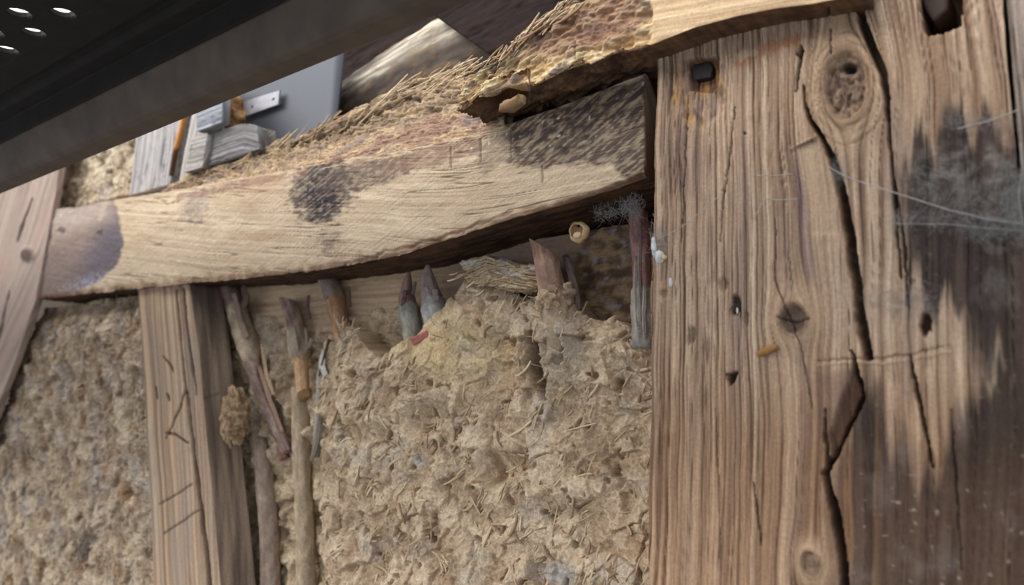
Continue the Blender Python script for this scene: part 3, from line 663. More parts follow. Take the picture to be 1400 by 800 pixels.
def daub_fn(g):
    U, V = g.U, g.V
    h, big, med, fb, pit, cid = clay_common(g, 300, 0.7)
    smooth = blob(U, V, 610, 465, 75, 50, 0.3, 0.6)
    h = h * (1 - 0.6 * smooth)
    h -= 0.010 * sm(0.0, 1.0, np.where(g.face == 1, 1 - sm(0.0, 0.10, g.k), 1)) * 0.5
    # bulges, hollows
    for (cx, cy, rx, ry, d) in ((600, 470, 70, 60, 0.012), (665, 425, 50, 34, 0.012), (650, 395, 14, 12, 0.010), (672, 402, 12, 12, 0.008), (480, 560, 45, 60, 0.010), (820, 480, 50, 40, 0.012), (600, 560, 60, 50, 0.006),
                                (545, 640, 60, 60, 0.006), (760, 610, 90, 70, 0.008), (590, 575, 22, 18, -0.018), (690, 640, 26, 18, -0.014), (682, 652, 14, 10, -0.012), (520, 595, 18, 12, -0.012), (655, 665, 14, 12, 0.010), (720, 625, 10, 16, -0.012),
                                (480, 600, 14, 26, -0.008), (530, 770, 60, 22, -0.010), (780, 560, 18, 26, -0.008), (765, 455, 32, 70, 0.016), (775, 700, 40, 18, -0.008), (850, 640, 20, 40, -0.006)):
        h += d * blob(U, V, cx, cy, rx, ry, 0, 0.8)
    hole = crack(U + 4 * med, V + 4 * med, [(733, 458, 7), (736, 478, 15), (733, 500, 17), (740, 525, 13), (746, 544, 3)], 2); h -= 0.06 * hole
    hole2 = crack(U + 3 * med, V, [(762, 470, 4), (775, 474, 7), (780, 480, 3)], 3); h -= 0.016 * hole2
    dk = C(168, 144, 117); lt = C(208, 186, 157)
    col = mix(dk, lt, sm(-0.35, 0.45, med * 0.7 + 0.4 * (cid - 0.5)))
    col = mix(col, C(212, 186, 138), blob(U, V, 612, 470, 80, 40, 0.35, 0.8) * 0.7)
    col = mix(col, C(184, 174, 160), sm(0.05, 0.5, fbm(g.x * 20, g.z * 20, 4, 331)) * 0.5)
    col = mix(col, C(166, 132, 94), sm(0.1, 0.6, fbm(g.x * 26, g.z * 26, 4, 332)) * 0.5)
    col = mix(col, C(214, 194, 158), sm(0.72, 0.95, fb) * 0.3)
    col = mix(col, C(118, 92, 68), pit * 0.55)  # pits and seams shaded in the colour to deepen the relief
    col = mix(col, C(150, 140, 128), blob(U, V, 775, 468, 26, 60, 0, 0.6) * 0.5)
    col = mix(col, C(172, 170, 164), np.maximum(blob(U, V, 760, 785, 30, 16), blob(U, V, 575, 630, 8, 8)) * 0.7)
    col = mix(col, C(122, 88, 56), sm(-0.1, 0.4, fbm(g.x * 30, g.z * 30, 3, 335)) * soft_poly(U, V, [(470, 690), (590, 720), (640, 800), (440, 800)], 30) * 0.45)
    col = mix(col, C(62, 48, 38), np.maximum(hole, hole2) * 0.85)
    return h, col
daub, g_daub = strip('clay_infill', [(446, 478, .085), (452, 458, .078), (462, 446, .074), (482, 448, .068), (502, 476, .064), (522, 496, .062), (545, 480, .06), (575, 462, .06), (605, 430, .064), (632, 398, .068), (652, 388, .07), (680, 392, .072), (705, 398, .07), (735, 408, .066), (760, 404, .064), (790, 424, .066), (820, 436, .07), (850, 438, .07), (890, 458, .076), (925, 464, .08)],
                     [(436, 850), (925, 850)], 0.05, 0.05, 0.02, 0.00125, 0.00105, daub_fn, M_CLAY, calm=0.28, yB=0.048)
tag(daub, 'tan clay and straw infill panel, broken open at its top, left of the post', 'clay panel')

def inner_fn(g):
    h, big, med, fb, pit, cid = clay_common(g, 340, 1.2)
    col = mix(C(170, 148, 120), C(212, 190, 158), sm(-0.3, 0.4, med)); col = mix(col, C(128, 104, 82), pit * 0.6); col = mix(col, C(160, 150, 138), sm(0.1, .5, big) * .4)
    h += 0.012 * np.maximum(0, fbm(g.x * 30, g.z * 22, 2, 345))
    return h * 1.3, col
inner, g_in = strip('recessed_clay', [(275, 440), (640, 425)], [(275, 850), (600, 850)], 0.104, 0.02, 0.02, 0.002, 0.0016, inner_fn, M_CLAY, parent=daub)
inner['label'] = 'deeper clay behind the bare sticks'

def left_fn(g):
    U, V = g.U, g.V
    h, big, med, fb, pit, cid = clay_common(g, 360, 1.0)
    f3 = ridged(g.x * 60, g.z * 110, 3, 371)
    h = h * 1.05 + 0.0045 * f3
    ed = np.minimum(sm(0, 0.12, g.k), sm(0, 0.09, g.t)) * np.minimum(1, sm(1.0, 0.95, g.k) + 0.5)
    h -= 0.022 * (1 - ed) * (g.face == 1)
    col = mix(C(144, 124, 104), C(202, 182, 156), sm(-0.35, 0.4, med * 0.6 + 0.5 * (cid - 0.5)))
    col = mix(col, C(166, 156, 148), sm(0.0, 0.4, fbm(g.x * 14, g.z * 14, 4, 372)) * 0.6)
    col = mix(col, C(152, 112, 70), sm(0.05, 0.5, fbm(g.x * 22, g.z * 18, 4, 373)) * 0.6)
    col = mix(col, C(92, 76, 62), sm(0.2, 0.5, fbm(g.x * 34, g.z * 30, 4, 374)) * 0.7)
    col = mix(col, C(72, 62, 56), np.maximum(blob(U, V, 115, 752, 12, 26, 0.2, 0.7), blob(U, V, 30, 620, 22, 10, -0.5, 0.8) * 0.5) * 0.75)
    col = mix(col, C(106, 82, 58), pit * 0.5)
    return h, col
fdaub, g_fd = strip('clay_infill', [(-60, 200), (40, 170)], [(-60, 420), (30, 400)], 0.05, 0.02, 0.03, 0.004, 0.003, lambda g: (clay_common(g, 380)[0], mix(C(160, 142, 118), C(206, 188, 162), sm(-0.3, 0.3, fbm(g.x * 40, g.z * 40, 3, 381)))), M_CLAY)
tag(fdaub, 'sliver of cream clay at the far left edge beyond the brace', 'clay panel')
ldaub, g_ld = strip('clay_infill', [(62, 420), (40, 462), (18, 520), (-8, 590), (-60, 700), (-90, 850)], [(206, 396), (212, 500), (218, 600), (222, 720), (228, 850)], 0.04, 0.05, 0.02, 0.0022, 0.0014, left_fn, M_CLAY)
tag(ldaub, 'whole clay panel full of short straw, between the brace and the scored stud', 'clay panel')

def up_fn(g):
    h, big, med, fb, pit, cid = clay_common(g, 390, 0.5)
    col = mix(C(156, 136, 112), C(210, 192, 164), sm(-0.35, 0.3, med)); col = mix(col, C(104, 84, 66), pit * 0.7); col = mix(col, C(172, 164, 156), sm(0.1, .5, big) * .4)
    return h, col
udaub, g_ud = strip('clay_infill', [(60, 150), (196, 110)], [(66, 292), (190, 262)], 0.05, 0.02, 0.03, 0.003, 0.002, up_fn, M_CLAY)
tag(udaub, 'rough cream clay infill above the left end of the crossbeam', 'clay panel')

# ------------------------------------------------------------------ inner rail behind the sticks
def inrail_fn(g):
    U, V, l, s = g.U, g.V, g.l, g.s
    psi = s + 0.005 * fbm(l * 5, s * 8, 3, 401); gr = grain(psi, l, 150, 402); fine = grain(psi, l * 2, 500, 403)
    h = -0.001 * (1 - gr) + 0.002 * fbm(l * 14, s * 30, 3, 404)
    col = mix(C(176, 148, 120), C(208, 180, 146), sm(0.1, 0.9, gr)); col *= (0.94 + 0.12 * fine)[..., None]; col = mix(col, C(150, 122, 98), sm(0.1, 0.5, fbm(l * 16, s * 60, 4, 407)) * 0.6)
    col = mix(col, C(128, 106, 96), sm(600, 640, U) * 0.7)
    rotz = sm(770, 800, U); n = fbm(l * 50, s * 80, 4, 405)
    col = mix(col, mix(C(96, 76, 62), C(160, 132, 100), sm(-0.3, 0.3, n)), rotz); h += rotz * 0.006 * n
    col = mix(col, C(150, 146, 146), rotz * sm(0.15, 0.4, fbm(l * 80, s * 100, 3, 406)) * 0.8)
    col = np.where((g.face == 2)[..., None], C(84, 62, 46), col)  # underside shading put into the colour
    return h, col
inr, g_inr = strip('inner_rail', [(300, 384), (520, 362), (700, 332), (960, 290)], [(300, 458), (350, 457), (450, 455), (560, 459), (700, 446), (960, 436)], 0.104, 0.03, 0.05, 0.002, 0.0015, inrail_fn, M_WOOD)
tag(inr, 'pale sawn lath rail in shadow behind the bare wattle sticks', 'rail')

# ------------------------------------------------------------------ lumps: clod, brick bit, fibrous chunk
def lump(name, c, rad, mat, cols, amp=0.25, freq=60, seed=0, parent=None, n=40):
    th = np.linspace(0, np.pi, n); ph = np.linspace(0, 2 * np.pi, n * 2, endpoint=False)
    T, Pq = np.meshgrid(th, ph, indexing='ij')
    d = np.stack([np.sin(T) * np.cos(Pq), np.sin(T) * np.sin(Pq), np.cos(T)], -1); r = np.array(rad)
    b = d * r; q = 0.6 * (fbm(b[..., 0] * freq + seed, b[..., 2] * freq, 4, 430 + seed) + fbm(b[..., 1] * freq + seed, (b[..., 2] + b[..., 0]) * freq * 0.8, 4, 440 + seed))
    w1, w2, ci = worley((b[..., 0] + b[..., 1]) * freq + seed + 0.5 * q, (b[..., 2] - b[..., 1] * 0.6) * freq + 0.5 * q, 431)
    k = 1 + amp * q * 1.4 + amp * 0.6 * (ci - 0.5) * sm(0, 0.3, w2 - w1)
    k[0] = k[0].mean(); k[-1] = k[-1].mean()
    v = np.array(c) + b * k[..., None]
    col = mix(cols[0], cols[1], sm(-0.3, 0.35, q))
    i = np.arange(n * n * 2).reshape(n, n * 2); j = np.roll(i, -1, 1)
    q4 = np.stack([i[:-1], i[1:], j[1:], j[:-1]], -1).reshape(-1, 4)
    me = mesh_from(name, v.reshape(-1, 3), quads=q4, col=col.reshape(-1, 3), ls=np.stack([v[..., 0], v[..., 2]], -1).reshape(-1, 2))
    return put(name, me, mat, parent)
# ------------------------------------------------------------------ wattle sticks
def bark(c1, c2, peel=None, pc=C(192, 154, 116), clay=None, cc=C(170, 150, 122), ridges=0.0008):
    """colour and relief along a stick: peel / clay are (from, to) stretches bare of bark / coated in clay"""
    def fn(g):
        s = float(g.seed)
        n = fbm(np.cos(g.th) * 1.5 + s, g.l * 45 + np.sin(g.th) * 1.5, 4, 411); st = fbm(np.cos(g.th) * 5 + s, np.sin(g.th) * 5 + g.l * 9, 3, 412)
        col = mix(c1, c2, sm(-0.35, 0.4, n * 0.6 + st * 0.5)); dr = ridges * st + 0.0004 * n
        ragged = g.t + 0.05 * fbm(np.cos(g.th) * 2, np.sin(g.th) * 2 + s, 3, 413)
        if peel:
            m = sm(peel[0], peel[0] + 0.02, ragged) * (1 - sm(peel[1], peel[1] + 0.02, ragged)); col = mix(col, mix(pc * 0.8, pc, sm(-0.3, 0.3, st)), m); dr = dr - 0.0016 * m
        if clay:
            m = sm(clay[0], clay[0] + 0.03, ragged) * (1 - sm(clay[1], clay[1] + 0.03, ragged)); col = mix(col, mix(cc * 0.72, cc, sm(-0.3, 0.3, n)), m); dr = dr + m * (0.0018 + 0.0016 * n)
        fk, fe, fc = worley(np.cos(g.th) * 1.6 + s, g.l * 70 + np.sin(g.th) * 1.6, 414); dr = dr + 0.0014 * (fc - 0.5) * sm(0, 0.15, fe - fk) * ridges / 0.0008; col = col * (0.86 + 0.28 * fc)[..., None]
        fl = sm(0.35, 0.55, n); col = mix(col, C(206, 188, 160), fl * 0.25)
        return dr, col
    return fn
GR = 'wattle sticks in the open left part of the clay panel'
PUR, TAU, GRY = C(116, 92, 88), C(168, 144, 126), C(150, 136, 122)
sticks = []
def stick(pts, radii, fn, label, **k):
    o = tube('wattle_stick', pts, radii, M_BARK, fn, **k); tag(o, label, 'stick', GR); sticks.append(o); return o
s1 = stick([(306, 380, .088), (324, 424, .084), (340, 476, .082), (362, 548, .086), (394, 618, .096)], [0.0120, 0.0142, 0.0130, 0.0104, 0.0078], bark(PUR, TAU, clay=(0.2, 0.5), cc=C(186, 166, 140)), 'slanting flaky wattle stick, first right of the scored stud')
s2 = stick([(392, 404, .088), (404, 440, .084), (411, 492, .082), (416, 548, .080)], [0.0112, 0.0122, 0.0112, 0.0100], bark(PUR, TAU, peel=(0.62, 1.1), clay=(0.36, 0.6), cc=C(168, 150, 130)), 'pointed wattle stick with purple bark peeled orange at its foot', cut0=(5.8, 0.020), cut1=(0.5, .014))
s3 = stick([(410, 530, .092), (411, 600, .090), (416, 700, .088), (420, 860, .086)], [0.0112, 0.0120, 0.0124, 0.0128], bark(C(158, 138, 114), C(186, 164, 136)), 'long smooth tan wattle stick standing below the peeled purple one')
s4 = stick([(448, 378, .092), (458, 408, .088), (464, 440, .086), (470, 470, .088)], [0.0112, 0.0126, 0.0120, 0.0105], bark(C(150, 112, 82), C(186, 146, 110), clay=(0.02, 0.35), cc=C(150, 132, 124)), 'short brown wattle stub with a grey skinned end above a straw tuft', cut0=(5.0, 0.008))
s5 = stick([(352, 596, .098), (360, 640, .094), (368, 720, .090), (371, 860, .088)], [0.0112, 0.0128, 0.0136, 0.0140], bark(C(138, 118, 104), C(166, 146, 128)), 'grey-brown wattle stick below the clay clod, lower left of the tan one')
s6 = stick([(374, 582, .104), (384, 604, .102), (390, 628, .103)], [0.0070, 0.0078, 0.0074], bark(C(118, 84, 74), C(150, 114, 100)), 'stump of reddish wattle stick beside the foot of the slanting one')
s7 = stick([(560, 372, .084), (557, 386, .082), (556, 408, .080), (562, 440, .076), (566, 478, .078)], [0.0014, 0.0064, 0.0102, 0.0106, 0.0086], bark(C(128, 98, 92), C(166, 138, 126), clay=(0.42, 1.1), cc=C(168, 164, 150)), 'narrow pointed wattle stub, left of a matching pair over the red brick bit')
s8 = stick([(585, 362, .079), (585, 380, .077), (589, 404, .076), (596, 430, .074), (600, 462, .078)], [0.0014, 0.0078, 0.0128, 0.0138, 0.0106], bark(C(138, 118, 112), C(176, 158, 146), clay=(0.5, 1.1), cc=C(176, 172, 166)), 'broad pointed wattle stub, right of a matching pair over the red brick bit')
s9 = stick([(738, 322, .056), (750, 372, .054), (756, 404, .055), (764, 450, .058), (772, 515, .066)], [0.0116, 0.0132, 0.0138, 0.0140, 0.0110], bark(C(132, 104, 90), C(180, 146, 122), clay=(0.40, 1.1), cc=C(178, 156, 128)), 'thick chisel-cut wattle stick standing alone, capped brown and coated in clay', cut0=(5.95, 0.028), sec=30, ds=0.002)
s10 = stick([(772, 346, .074), (780, 372, .070), (786, 400, .070), (790, 424, .072)], [0.0030, 0.0042, 0.0048, 0.0040], bark(C(96, 80, 76), C(140, 120, 112)), 'thin dark twig stub right against the thick clay-coated stick', cut0=(1.0, 0.008), sec=14, ds=0.0015)
s11 = stick([(872, 290, .070), (876, 340, .068), (878, 400, .068), (880, 476, .070)], [0.0090, 0.0094, 0.0090, 0.0090], bark(C(116, 82, 78), C(160, 126, 120), clay=(0.55, 1.1), cc=C(164, 156, 146), ridges=0.0014), 'reddish wattle stick with stringy grey bark against the oak post')
lump('clay_collar', P(752, 412, .050), (0.0155, 0.0145, 0.0120), M_CLAY, (C(150, 126, 100), C(188, 166, 136)), 0.30, 150, 15, parent=s9, n=40)
lump('clay_collar', P(777, 402, .058), (0.007, 0.008, 0.012), M_CLAY, (C(130, 108, 90), C(168, 148, 124)), 0.35, 160, 16, parent=s9, n=28)
# loose bark flakes and strips on the sticks
def flake(parent, pts, wid, col, curl=0.0014, thick=0.0007):
    """a curled strip of bark: pts (px, py, y) down its middle, width in metres"""
    W = np.array([P(*p) for p in pts]); n = 14; L = np.linspace(0, len(W) - 1, n)
    c = np.stack([np.interp(L, np.arange(len(W)), W[:, k]) for k in range(3)], 1)
    T = np.gradient(c, axis=0); T /= np.linalg.norm(T, axis=1)[:, None]
    A = np.cross(T, [0, -1.0, 0]); A /= np.linalg.norm(A, axis=1)[:, None]
    u = np.linspace(-1, 1, 7); seed = RNG.integers(0, 90)
    wv = wid * (0.55 + 0.45 * np.sin(np.linspace(0.3, 2.9, n))) * (1 + 0.3 * pn(np.linspace(0, 5, n), 0.5, seed))
    pos = c[:, None, :] + A[:, None, :] * (u[None, :, None] * wv[:, None, None] / 2)
    pos[..., 1] += curl * (u[None, :] ** 2) * 2 - 0.0006 * pn(u[None, :] * 2, np.linspace(0, 6, n)[:, None], seed)
    f = pos.reshape(-1, 3); bk = f + np.array([0, thick, 0]); i = np.arange(n * 7).reshape(n, 7); m = n * 7
    q = np.stack([i[:-1, :-1], i[:-1, 1:], i[1:, 1:], i[1:, :-1]], -1).reshape(-1, 4)
    rim = np.concatenate([i[:-1, 0][::1], i[-1, :-1], i[:0:-1, -1], i[0, :0:-1]])
    rn = np.roll(rim, -1)
    q = np.concatenate([q, (q + m)[:, ::-1], np.stack([rim, rim + m, rn + m, rn], -1)])
    cc = np.tile((np.array(col) * (0.8 + 0.35 * fbm(u[None, :] * 2, np.linspace(0, 7, n)[:, None], 3, seed))[..., None]).reshape(-1, 3), (2, 1))
    me = mesh_from('bark_flake', np.concatenate([f, bk]), quads=q, col=cc, ls=np.zeros((2 * m, 2)))
    return put('bark_flake', me, M_BARK, parent)
flake(s1, [(330, 392, .072), (334, 408, .070), (330, 420, .070)], 0.016, PUR)
flake(s1, [(318, 402, .071), (326, 440, .068), (336, 462, .068)], 0.012, TAU)
flake(s1, [(352, 500, .070), (366, 545, .074), (384, 590, .084)], 0.008, C(176, 140, 120))
flake(s1, [(356, 470, .072), (362, 512, .074), (372, 540, .078)], 0.007, C(196, 170, 136))
flake(s2, [(420, 404, .078), (418, 420, .074), (422, 436, .074)], 0.006, PUR)
flake(s2, [(400, 446, .069), (402, 466, .067), (405, 480, .068)], 0.004, C(182, 166, 144))
flake(s2, [(416, 448, .069), (418, 468, .067), (416, 484, .068)], 0.003, C(160, 144, 126))
flake(s2, [(424, 462, .070), (420, 476, .069)], 0.007, C(150, 132, 118))
flake(s4, [(440, 398, .074), (446, 408, .073)], 0.010, C(150, 136, 128))
flake(s4, [(474, 392, .076), (476, 420, .076)], 0.006, C(110, 86, 76))
flake(s3, [(434, 505, .066), (432, 560, .066), (428, 625, .070)], 0.017, C(182, 170, 154), curl=0.003)
flake(s3, [(436, 560, .062), (431, 600, .063), (424, 630, .066)], 0.008, C(150, 136, 120))
flake(s3, [(441, 478, .066), (437, 500, .066), (444, 516, .066)], 0.012, C(206, 200, 188))
flake(s3, [(448, 464, .066), (436, 510, .066), (430, 540, .068)], 0.003, C(104, 86, 74))
flake(s7, [(552, 396, .066), (548, 418, .066)], 0.007, C(122, 92, 90))
flake(s7, [(566, 385, .067), (562, 402, .067)], 0.005, C(116, 104, 100))
flake(s8, [(580, 392, .062), (578, 420, .062)], 0.010, C(176, 158, 148))
flake(s8, [(592, 396, .060), (594, 412, .060)], 0.010, C(160, 140, 132))
flake(s9, [(746, 392, .040), (760, 398, .040)], 0.010, C(150, 124, 100))
flake(s11, [(868, 350, .056), (867, 400, .056), (870, 446, .056)], 0.0035, C(170, 160, 150))
flake(s11, [(874, 300, .056), (872, 380, .055), (876, 440, .055)], 0.003, C(150, 138, 130))
flake(s11, [(880, 390, .056), (878, 430, .056), (880, 462, .056)], 0.004, C(176, 168, 158))

clod = lump('clay_clod', P(322, 570, .052), (0.019, 0.020, 0.040), M_CLAY, (C(128, 104, 80), C(176, 150, 118)), 0.24, 120, 1, n=70)
tag(clod, 'crumbly lump of clay caught between the stud and the slanting wattle stick', 'clod')
bit = box('brick_fragment', (-0.0125, -0.006, -0.0046), (0.0125, 0.006, 0.0046), M_BRICK, None, (0, 0, 0))
bit.location = P(577, 461, .056); bit.rotation_euler = (0.3, -0.36, 0.15)
bm_ = bit.modifiers.new('bevel', 'BEVEL'); bm_.width = 0.0016; bm_.segments = 2
tag(bit, 'small flat red brick fragment lying on the broken clay under two pointed sticks', 'brick fragment')

def chunk_fn(g):
    l, s = g.l, g.s
    fib = ridged(l * 22 + 4 * pn(s * 60, l * 12, 440), s * 300, 4, 441); n = fbm(l * 50, s * 90, 4, 442)
    h = 0.004 * fib + 0.006 * n
    col = mix(C(146, 120, 92), C(206, 184, 150), sm(0.2, 0.95, fib)); col = mix(col, C(186, 182, 176), sm(-0.15, 0.3, n) * sm(0.75, 0.2, g.k) * 0.85); col = mix(col, C(104, 78, 52), sm(0.15, 0.45, fbm(l * 40, s * 160, 3, 443)) * .6)
    return h, col
chunk, g_ch = strip('rotten_chunk', [(632, 362), (664, 352), (700, 362), (734, 366)], [(640, 384), (676, 390), (710, 396), (738, 388)], 0.052, 0.04, 0.03, 0.001, 0.0008, chunk_fn, M_ROT)
tag(chunk, 'chunk of fibrous rotten wood perched on the broken clay, left of the thick stick', 'wood chunk')
husk_pts = [(0.0092, 0.0), (0.0122, 0.0024), (0.0124, 0.006), (0.0104, 0.010), (0.0062, 0.0134), (0.0014, 0.0146)]
def cup(name, c, prof, mat, sec=28, wall=0.0009, parent=None):
    out = [(r, d) for r, d in prof]; inn = [(max(r - wall, 0.0004), d if i == 0 else d - wall) for i, (r, d) in enumerate(prof)]
    ring = out[::-1] + inn
    th = np.linspace(0, 2 * np.pi, sec, endpoint=False); v = []
    for r, d in ring:
        rr = r * (1 + 0.06 * np.sin(3 * th + 1) + 0.04 * np.sin(7 * th))
        v.append(np.stack([c[0] + np.cos(th) * rr, c[1] + d + 0 * th, c[2] + np.sin(th) * rr], -1))
    v = np.concatenate(v); n = len(ring); i = np.arange(n * sec).reshape(n, sec); j = np.roll(i, -1, 1)
    q = np.stack([i[:-1], i[1:], j[1:], j[:-1]], -1).reshape(-1, 4)
    return put(name, mesh_from(name, v, quads=q, ngons=[i[0], i[-1][::-1]]), mat, parent)
husk = cup('insect_husk', P(788, 316, .035), [(r * 0.86, d) for r, d in husk_pts], M_SHELL)
tag(husk, 'round beige empty husk, open towards the front, stuck under the crossbeam', 'husk')
lp = lump('lip', P(789, 322, .034), (0.0052, 0.0022, 0.0034), M_SHELL, (C(220, 200, 160), C(236, 220, 186)), 0.2, 200, 4, parent=husk, n=14)
for k, (a, b) in enumerate(((784, 310), (791, 309))):
    lump('dark_hole', P(a, b, .043), (0.0014, 0.001, 0.0014), M_IRON, (C(40, 30, 24), C(50, 36, 28)), 0.1, 100, k, parent=husk, n=8)

# ------------------------------------------------------------------ small things on the post
def prism(name, poly, y0, y1, mat, parent=None, bevel=0.0015, jitter=0.0):
    pts = [P(a, b, y0) for a, b in poly]; n = len(pts)
    f = np.array(pts); bk = f.copy(); bk[:, 1] = y1
    v = np.concatenate([f, bk]); i = np.arange(n); j = np.roll(i, -1)
    q = np.stack([i, i + n, j + n, j], -1)
    area = sum(f[k, 0] * f[(k + 1) % n, 2] - f[(k + 1) % n, 0] * f[k, 2] for k in range(n))
    front = i if area > 0 else i[::-1]
    if area > 0: q = q[:, ::-1]
    o = put(name, mesh_from(name, v, quads=q[:, ::-1] if area > 0 else q, ngons=[front, (front[::-1] + n)], smooth=False), mat, parent)
    me = o.data
    import bmesh
    bm = bmesh.new(); bm.from_mesh(me); bmesh.ops.recalc_face_normals(bm, faces=bm.faces); bm.to_mesh(me); bm.free()
    if bevel:
        m = o.modifiers.new('bevel', 'BEVEL'); m.width = bevel; m.segments = 2
    return o
bolt = prism('iron_bolt', [(947, 88), (970, 83), (974, 92), (972, 106), (950, 110), (946, 101)], 0.0035, 0.014, M_IRON, post, 0.0012)
bolt['label'] = 'square black iron bolt head'
ton = prism('tenon', [(1256, -10), (1296, -14), (1296, 12), (1276, 30), (1266, 14)], 0.012, 0.05, M_DARKW, post, 0.002)
ton['label'] = 'dark tenon end in the mortise'
spl = tube('splinter', [(1036, 485, -.003), (1048, 480, -.004), (1062, 474, -.003)], [0.0018, 0.0034, 0.0022], M_WOOD, col=C(176, 128, 78), parent=post, sec=10, ds=0.0012)
# cocoons and insect remains
coc = empty('cocoon', P(900, 362, -0.004)); tag(coc, 'white silky cocoon clinging to the left edge of the oak post', 'cocoon')
lump('silk_body', P(902, 352, -.004), (0.0042, 0.004, 0.0060), M_COCOON, (C(214, 212, 212), C(236, 234, 230)), 0.35, 160, 6, parent=coc, n=22)
lump('silk_body', P(894, 338, -.002), (0.0024, 0.003, 0.0085), M_COCOON, (C(200, 198, 200), C(230, 228, 226)), 0.35, 160, 7, parent=coc, n=22)
lump('silk_tail', P(917, 386, -.003), (0.0016, 0.0016, 0.0040), M_COCOON, (C(200, 190, 180), C(226, 222, 216)), 0.35, 200, 8, parent=coc, n=14)
lump('debris', P(908, 352, -.008), (0.0024, 0.0018, 0.0022), M_SHELL, (C(206, 180, 130), C(230, 206, 160)), 0.3, 200, 9, parent=coc, n=12)
bug = empty('dead_insect', P(1006, 428, -0.002)); tag(bug, 'dark dead insect lodged in a small hole of the oak post', 'insect')
lump('abdomen', P(1006, 424, -.003), (0.0019, 0.002, 0.0034), M_IRON, (C(50, 44, 42), C(70, 60, 54)), 0.15, 200, 2, parent=bug, n=14)
lump('thorax', P(1005, 412, -.003), (0.0015, 0.0016, 0.0018), M_IRON, (C(50, 44, 42), C(70, 60, 54)), 0.15, 200, 3, parent=bug, n=12)
lump('wing', P(1008, 425, -.0052), (0.0008, 0.0005, 0.0026), M_COCOON, (C(200, 200, 200), C(230, 230, 230)), 0.1, 200, 5, parent=bug, n=10)
for s_ in (-1, 1):
    tube('leg', [(1005 + 2 * s_, 418, -.003), (1005 + 8 * s_, 424, -.0035), (1005 + 7 * s_, 434, -.002)], [0.0003, 0.0003, 0.0002], M_IRON, parent=bug, sec=6, ds=0.001, rough=0, col=C(50, 44, 40))

# ------------------------------------------------------------------ timbers at the top left
def plank_fn(c1, c2, seed, knotty=0.0):
    def fn(g):
        U, V, l, s = g.U, g.V, g.l, g.s
        psi = s + 0.004 * fbm(l * 6, s * 14, 3, seed); gr = grain(psi, l, 230, seed + 1); fine = grain(psi, l * 3, 640, seed + 2); f1 = fissure(psi, l, 160, 0.14, seed + 6, 3.0, 0.05)
        h = -0.0008 * (1 - gr) + 0.0022 * fbm(l * 20, s * 34, 4, seed + 3) - 0.002 * f1
        col = mix(c1, c2, sm(0.1, 0.9, gr)); col *= (0.85 + 0.3 * fine)[..., None]
        col = mix(col, c1 * 0.5, np.maximum(f1 * 0.7, sm(0.1, 0.45, fbm(l * 22, s * 50, 4, seed + 4)) * 0.7))
        return h, col
    return fn
gp1, _ = strip('grey_plank', [(190, 130), (184, 200), (176, 268)], [(262, 110), (246, 190), (232, 252)], 0.035, 0.025, 0.025, 0.002, 0.0016, plank_fn(C(132, 124, 122), C(188, 182, 178), 500), M_WOOD)
tag(gp1, 'weathered grey plank standing between the cream clay and an orange reed', 'plank')
gp2, _ = strip('narrow_plank', [(270, 110), (258, 180), (244, 250)], [(300, 110), (283, 180), (266, 246)], 0.034, 0.025, 0.025, 0.002, 0.0016, plank_fn(C(140, 132, 126), C(192, 184, 176), 510), M_WOOD)
tag(gp2, 'narrow bleached plank right of the orange reed', 'plank')
reed = tube('reed', [(254, 150, .03), (246, 184, .03), (240, 206, .03), (234, 240, .034)], [0.0036, 0.0038, 0.0036, 0.0034], M_BARK, lambda g: (0 * g.th, mix(C(206, 140, 70), C(92, 64, 44), sm(0.55, 0.62, g.t + 0.04 * pn(g.th, g.l * 50, 3)))), sec=14)
tag(reed, 'thin orange reed, dark at its lower half, beside the grey plank', 'reed')
cl, _ = strip('cleat', [(262, 188), (284, 182)], [(252, 236), (276, 229)], 0.016, 0.018, 0.018, 0.0015, 0.0012, plank_fn(C(124, 118, 112), C(172, 164, 156), 520), M_WOOD)
tag(cl, 'small upright pale board at the left end of the grey block', 'board')
bk, _ = strip('grey_block', [(282, 186), (334, 168), (352, 172)], [(276, 230), (330, 212), (354, 204)], 0.024, 0.03, 0.03, 0.0015, 0.0012, plank_fn(C(100, 96, 96), C(150, 146, 142), 530), M_WOOD)
tag(bk, 'split grey wooden block lying above the rotten edge of the crossbeam', 'block')
bk2, _ = strip('hanging_block', [(266, 128), (306, 112)], [(268, 180), (302, 168)], 0.010, 0.012, 0.014, 0.0015, 0.0012, plank_fn(C(112, 114, 118), C(178, 180, 184), 540), M_WOOD)
tag(bk2, 'short silvery block end hanging below the scaffold edge', 'block')
rub = lump('broken_wood', P(320, 158, .045), (0.020, 0.016, 0.030), M_CLAY, (C(92, 64, 40), C(176, 136, 92)), 0.4, 60, 12, n=40)
tag(rub, 'brown broken wood lump wedged between the silvery block and the grey sheet', 'wood chunk')
sheet = strip('grey_sheet', [(326, 60), (474, 10)], [(318, 235), (457, 195)], 0.085, 0.004, 0.004, 0.02, 0.02, lambda g: (0 * g.U, np.ones(g.U.shape + (3,))), M_GREY)[0]
tag(sheet, 'smooth blue-grey sheet with a plain right edge, above the rotten wood', 'sheet')
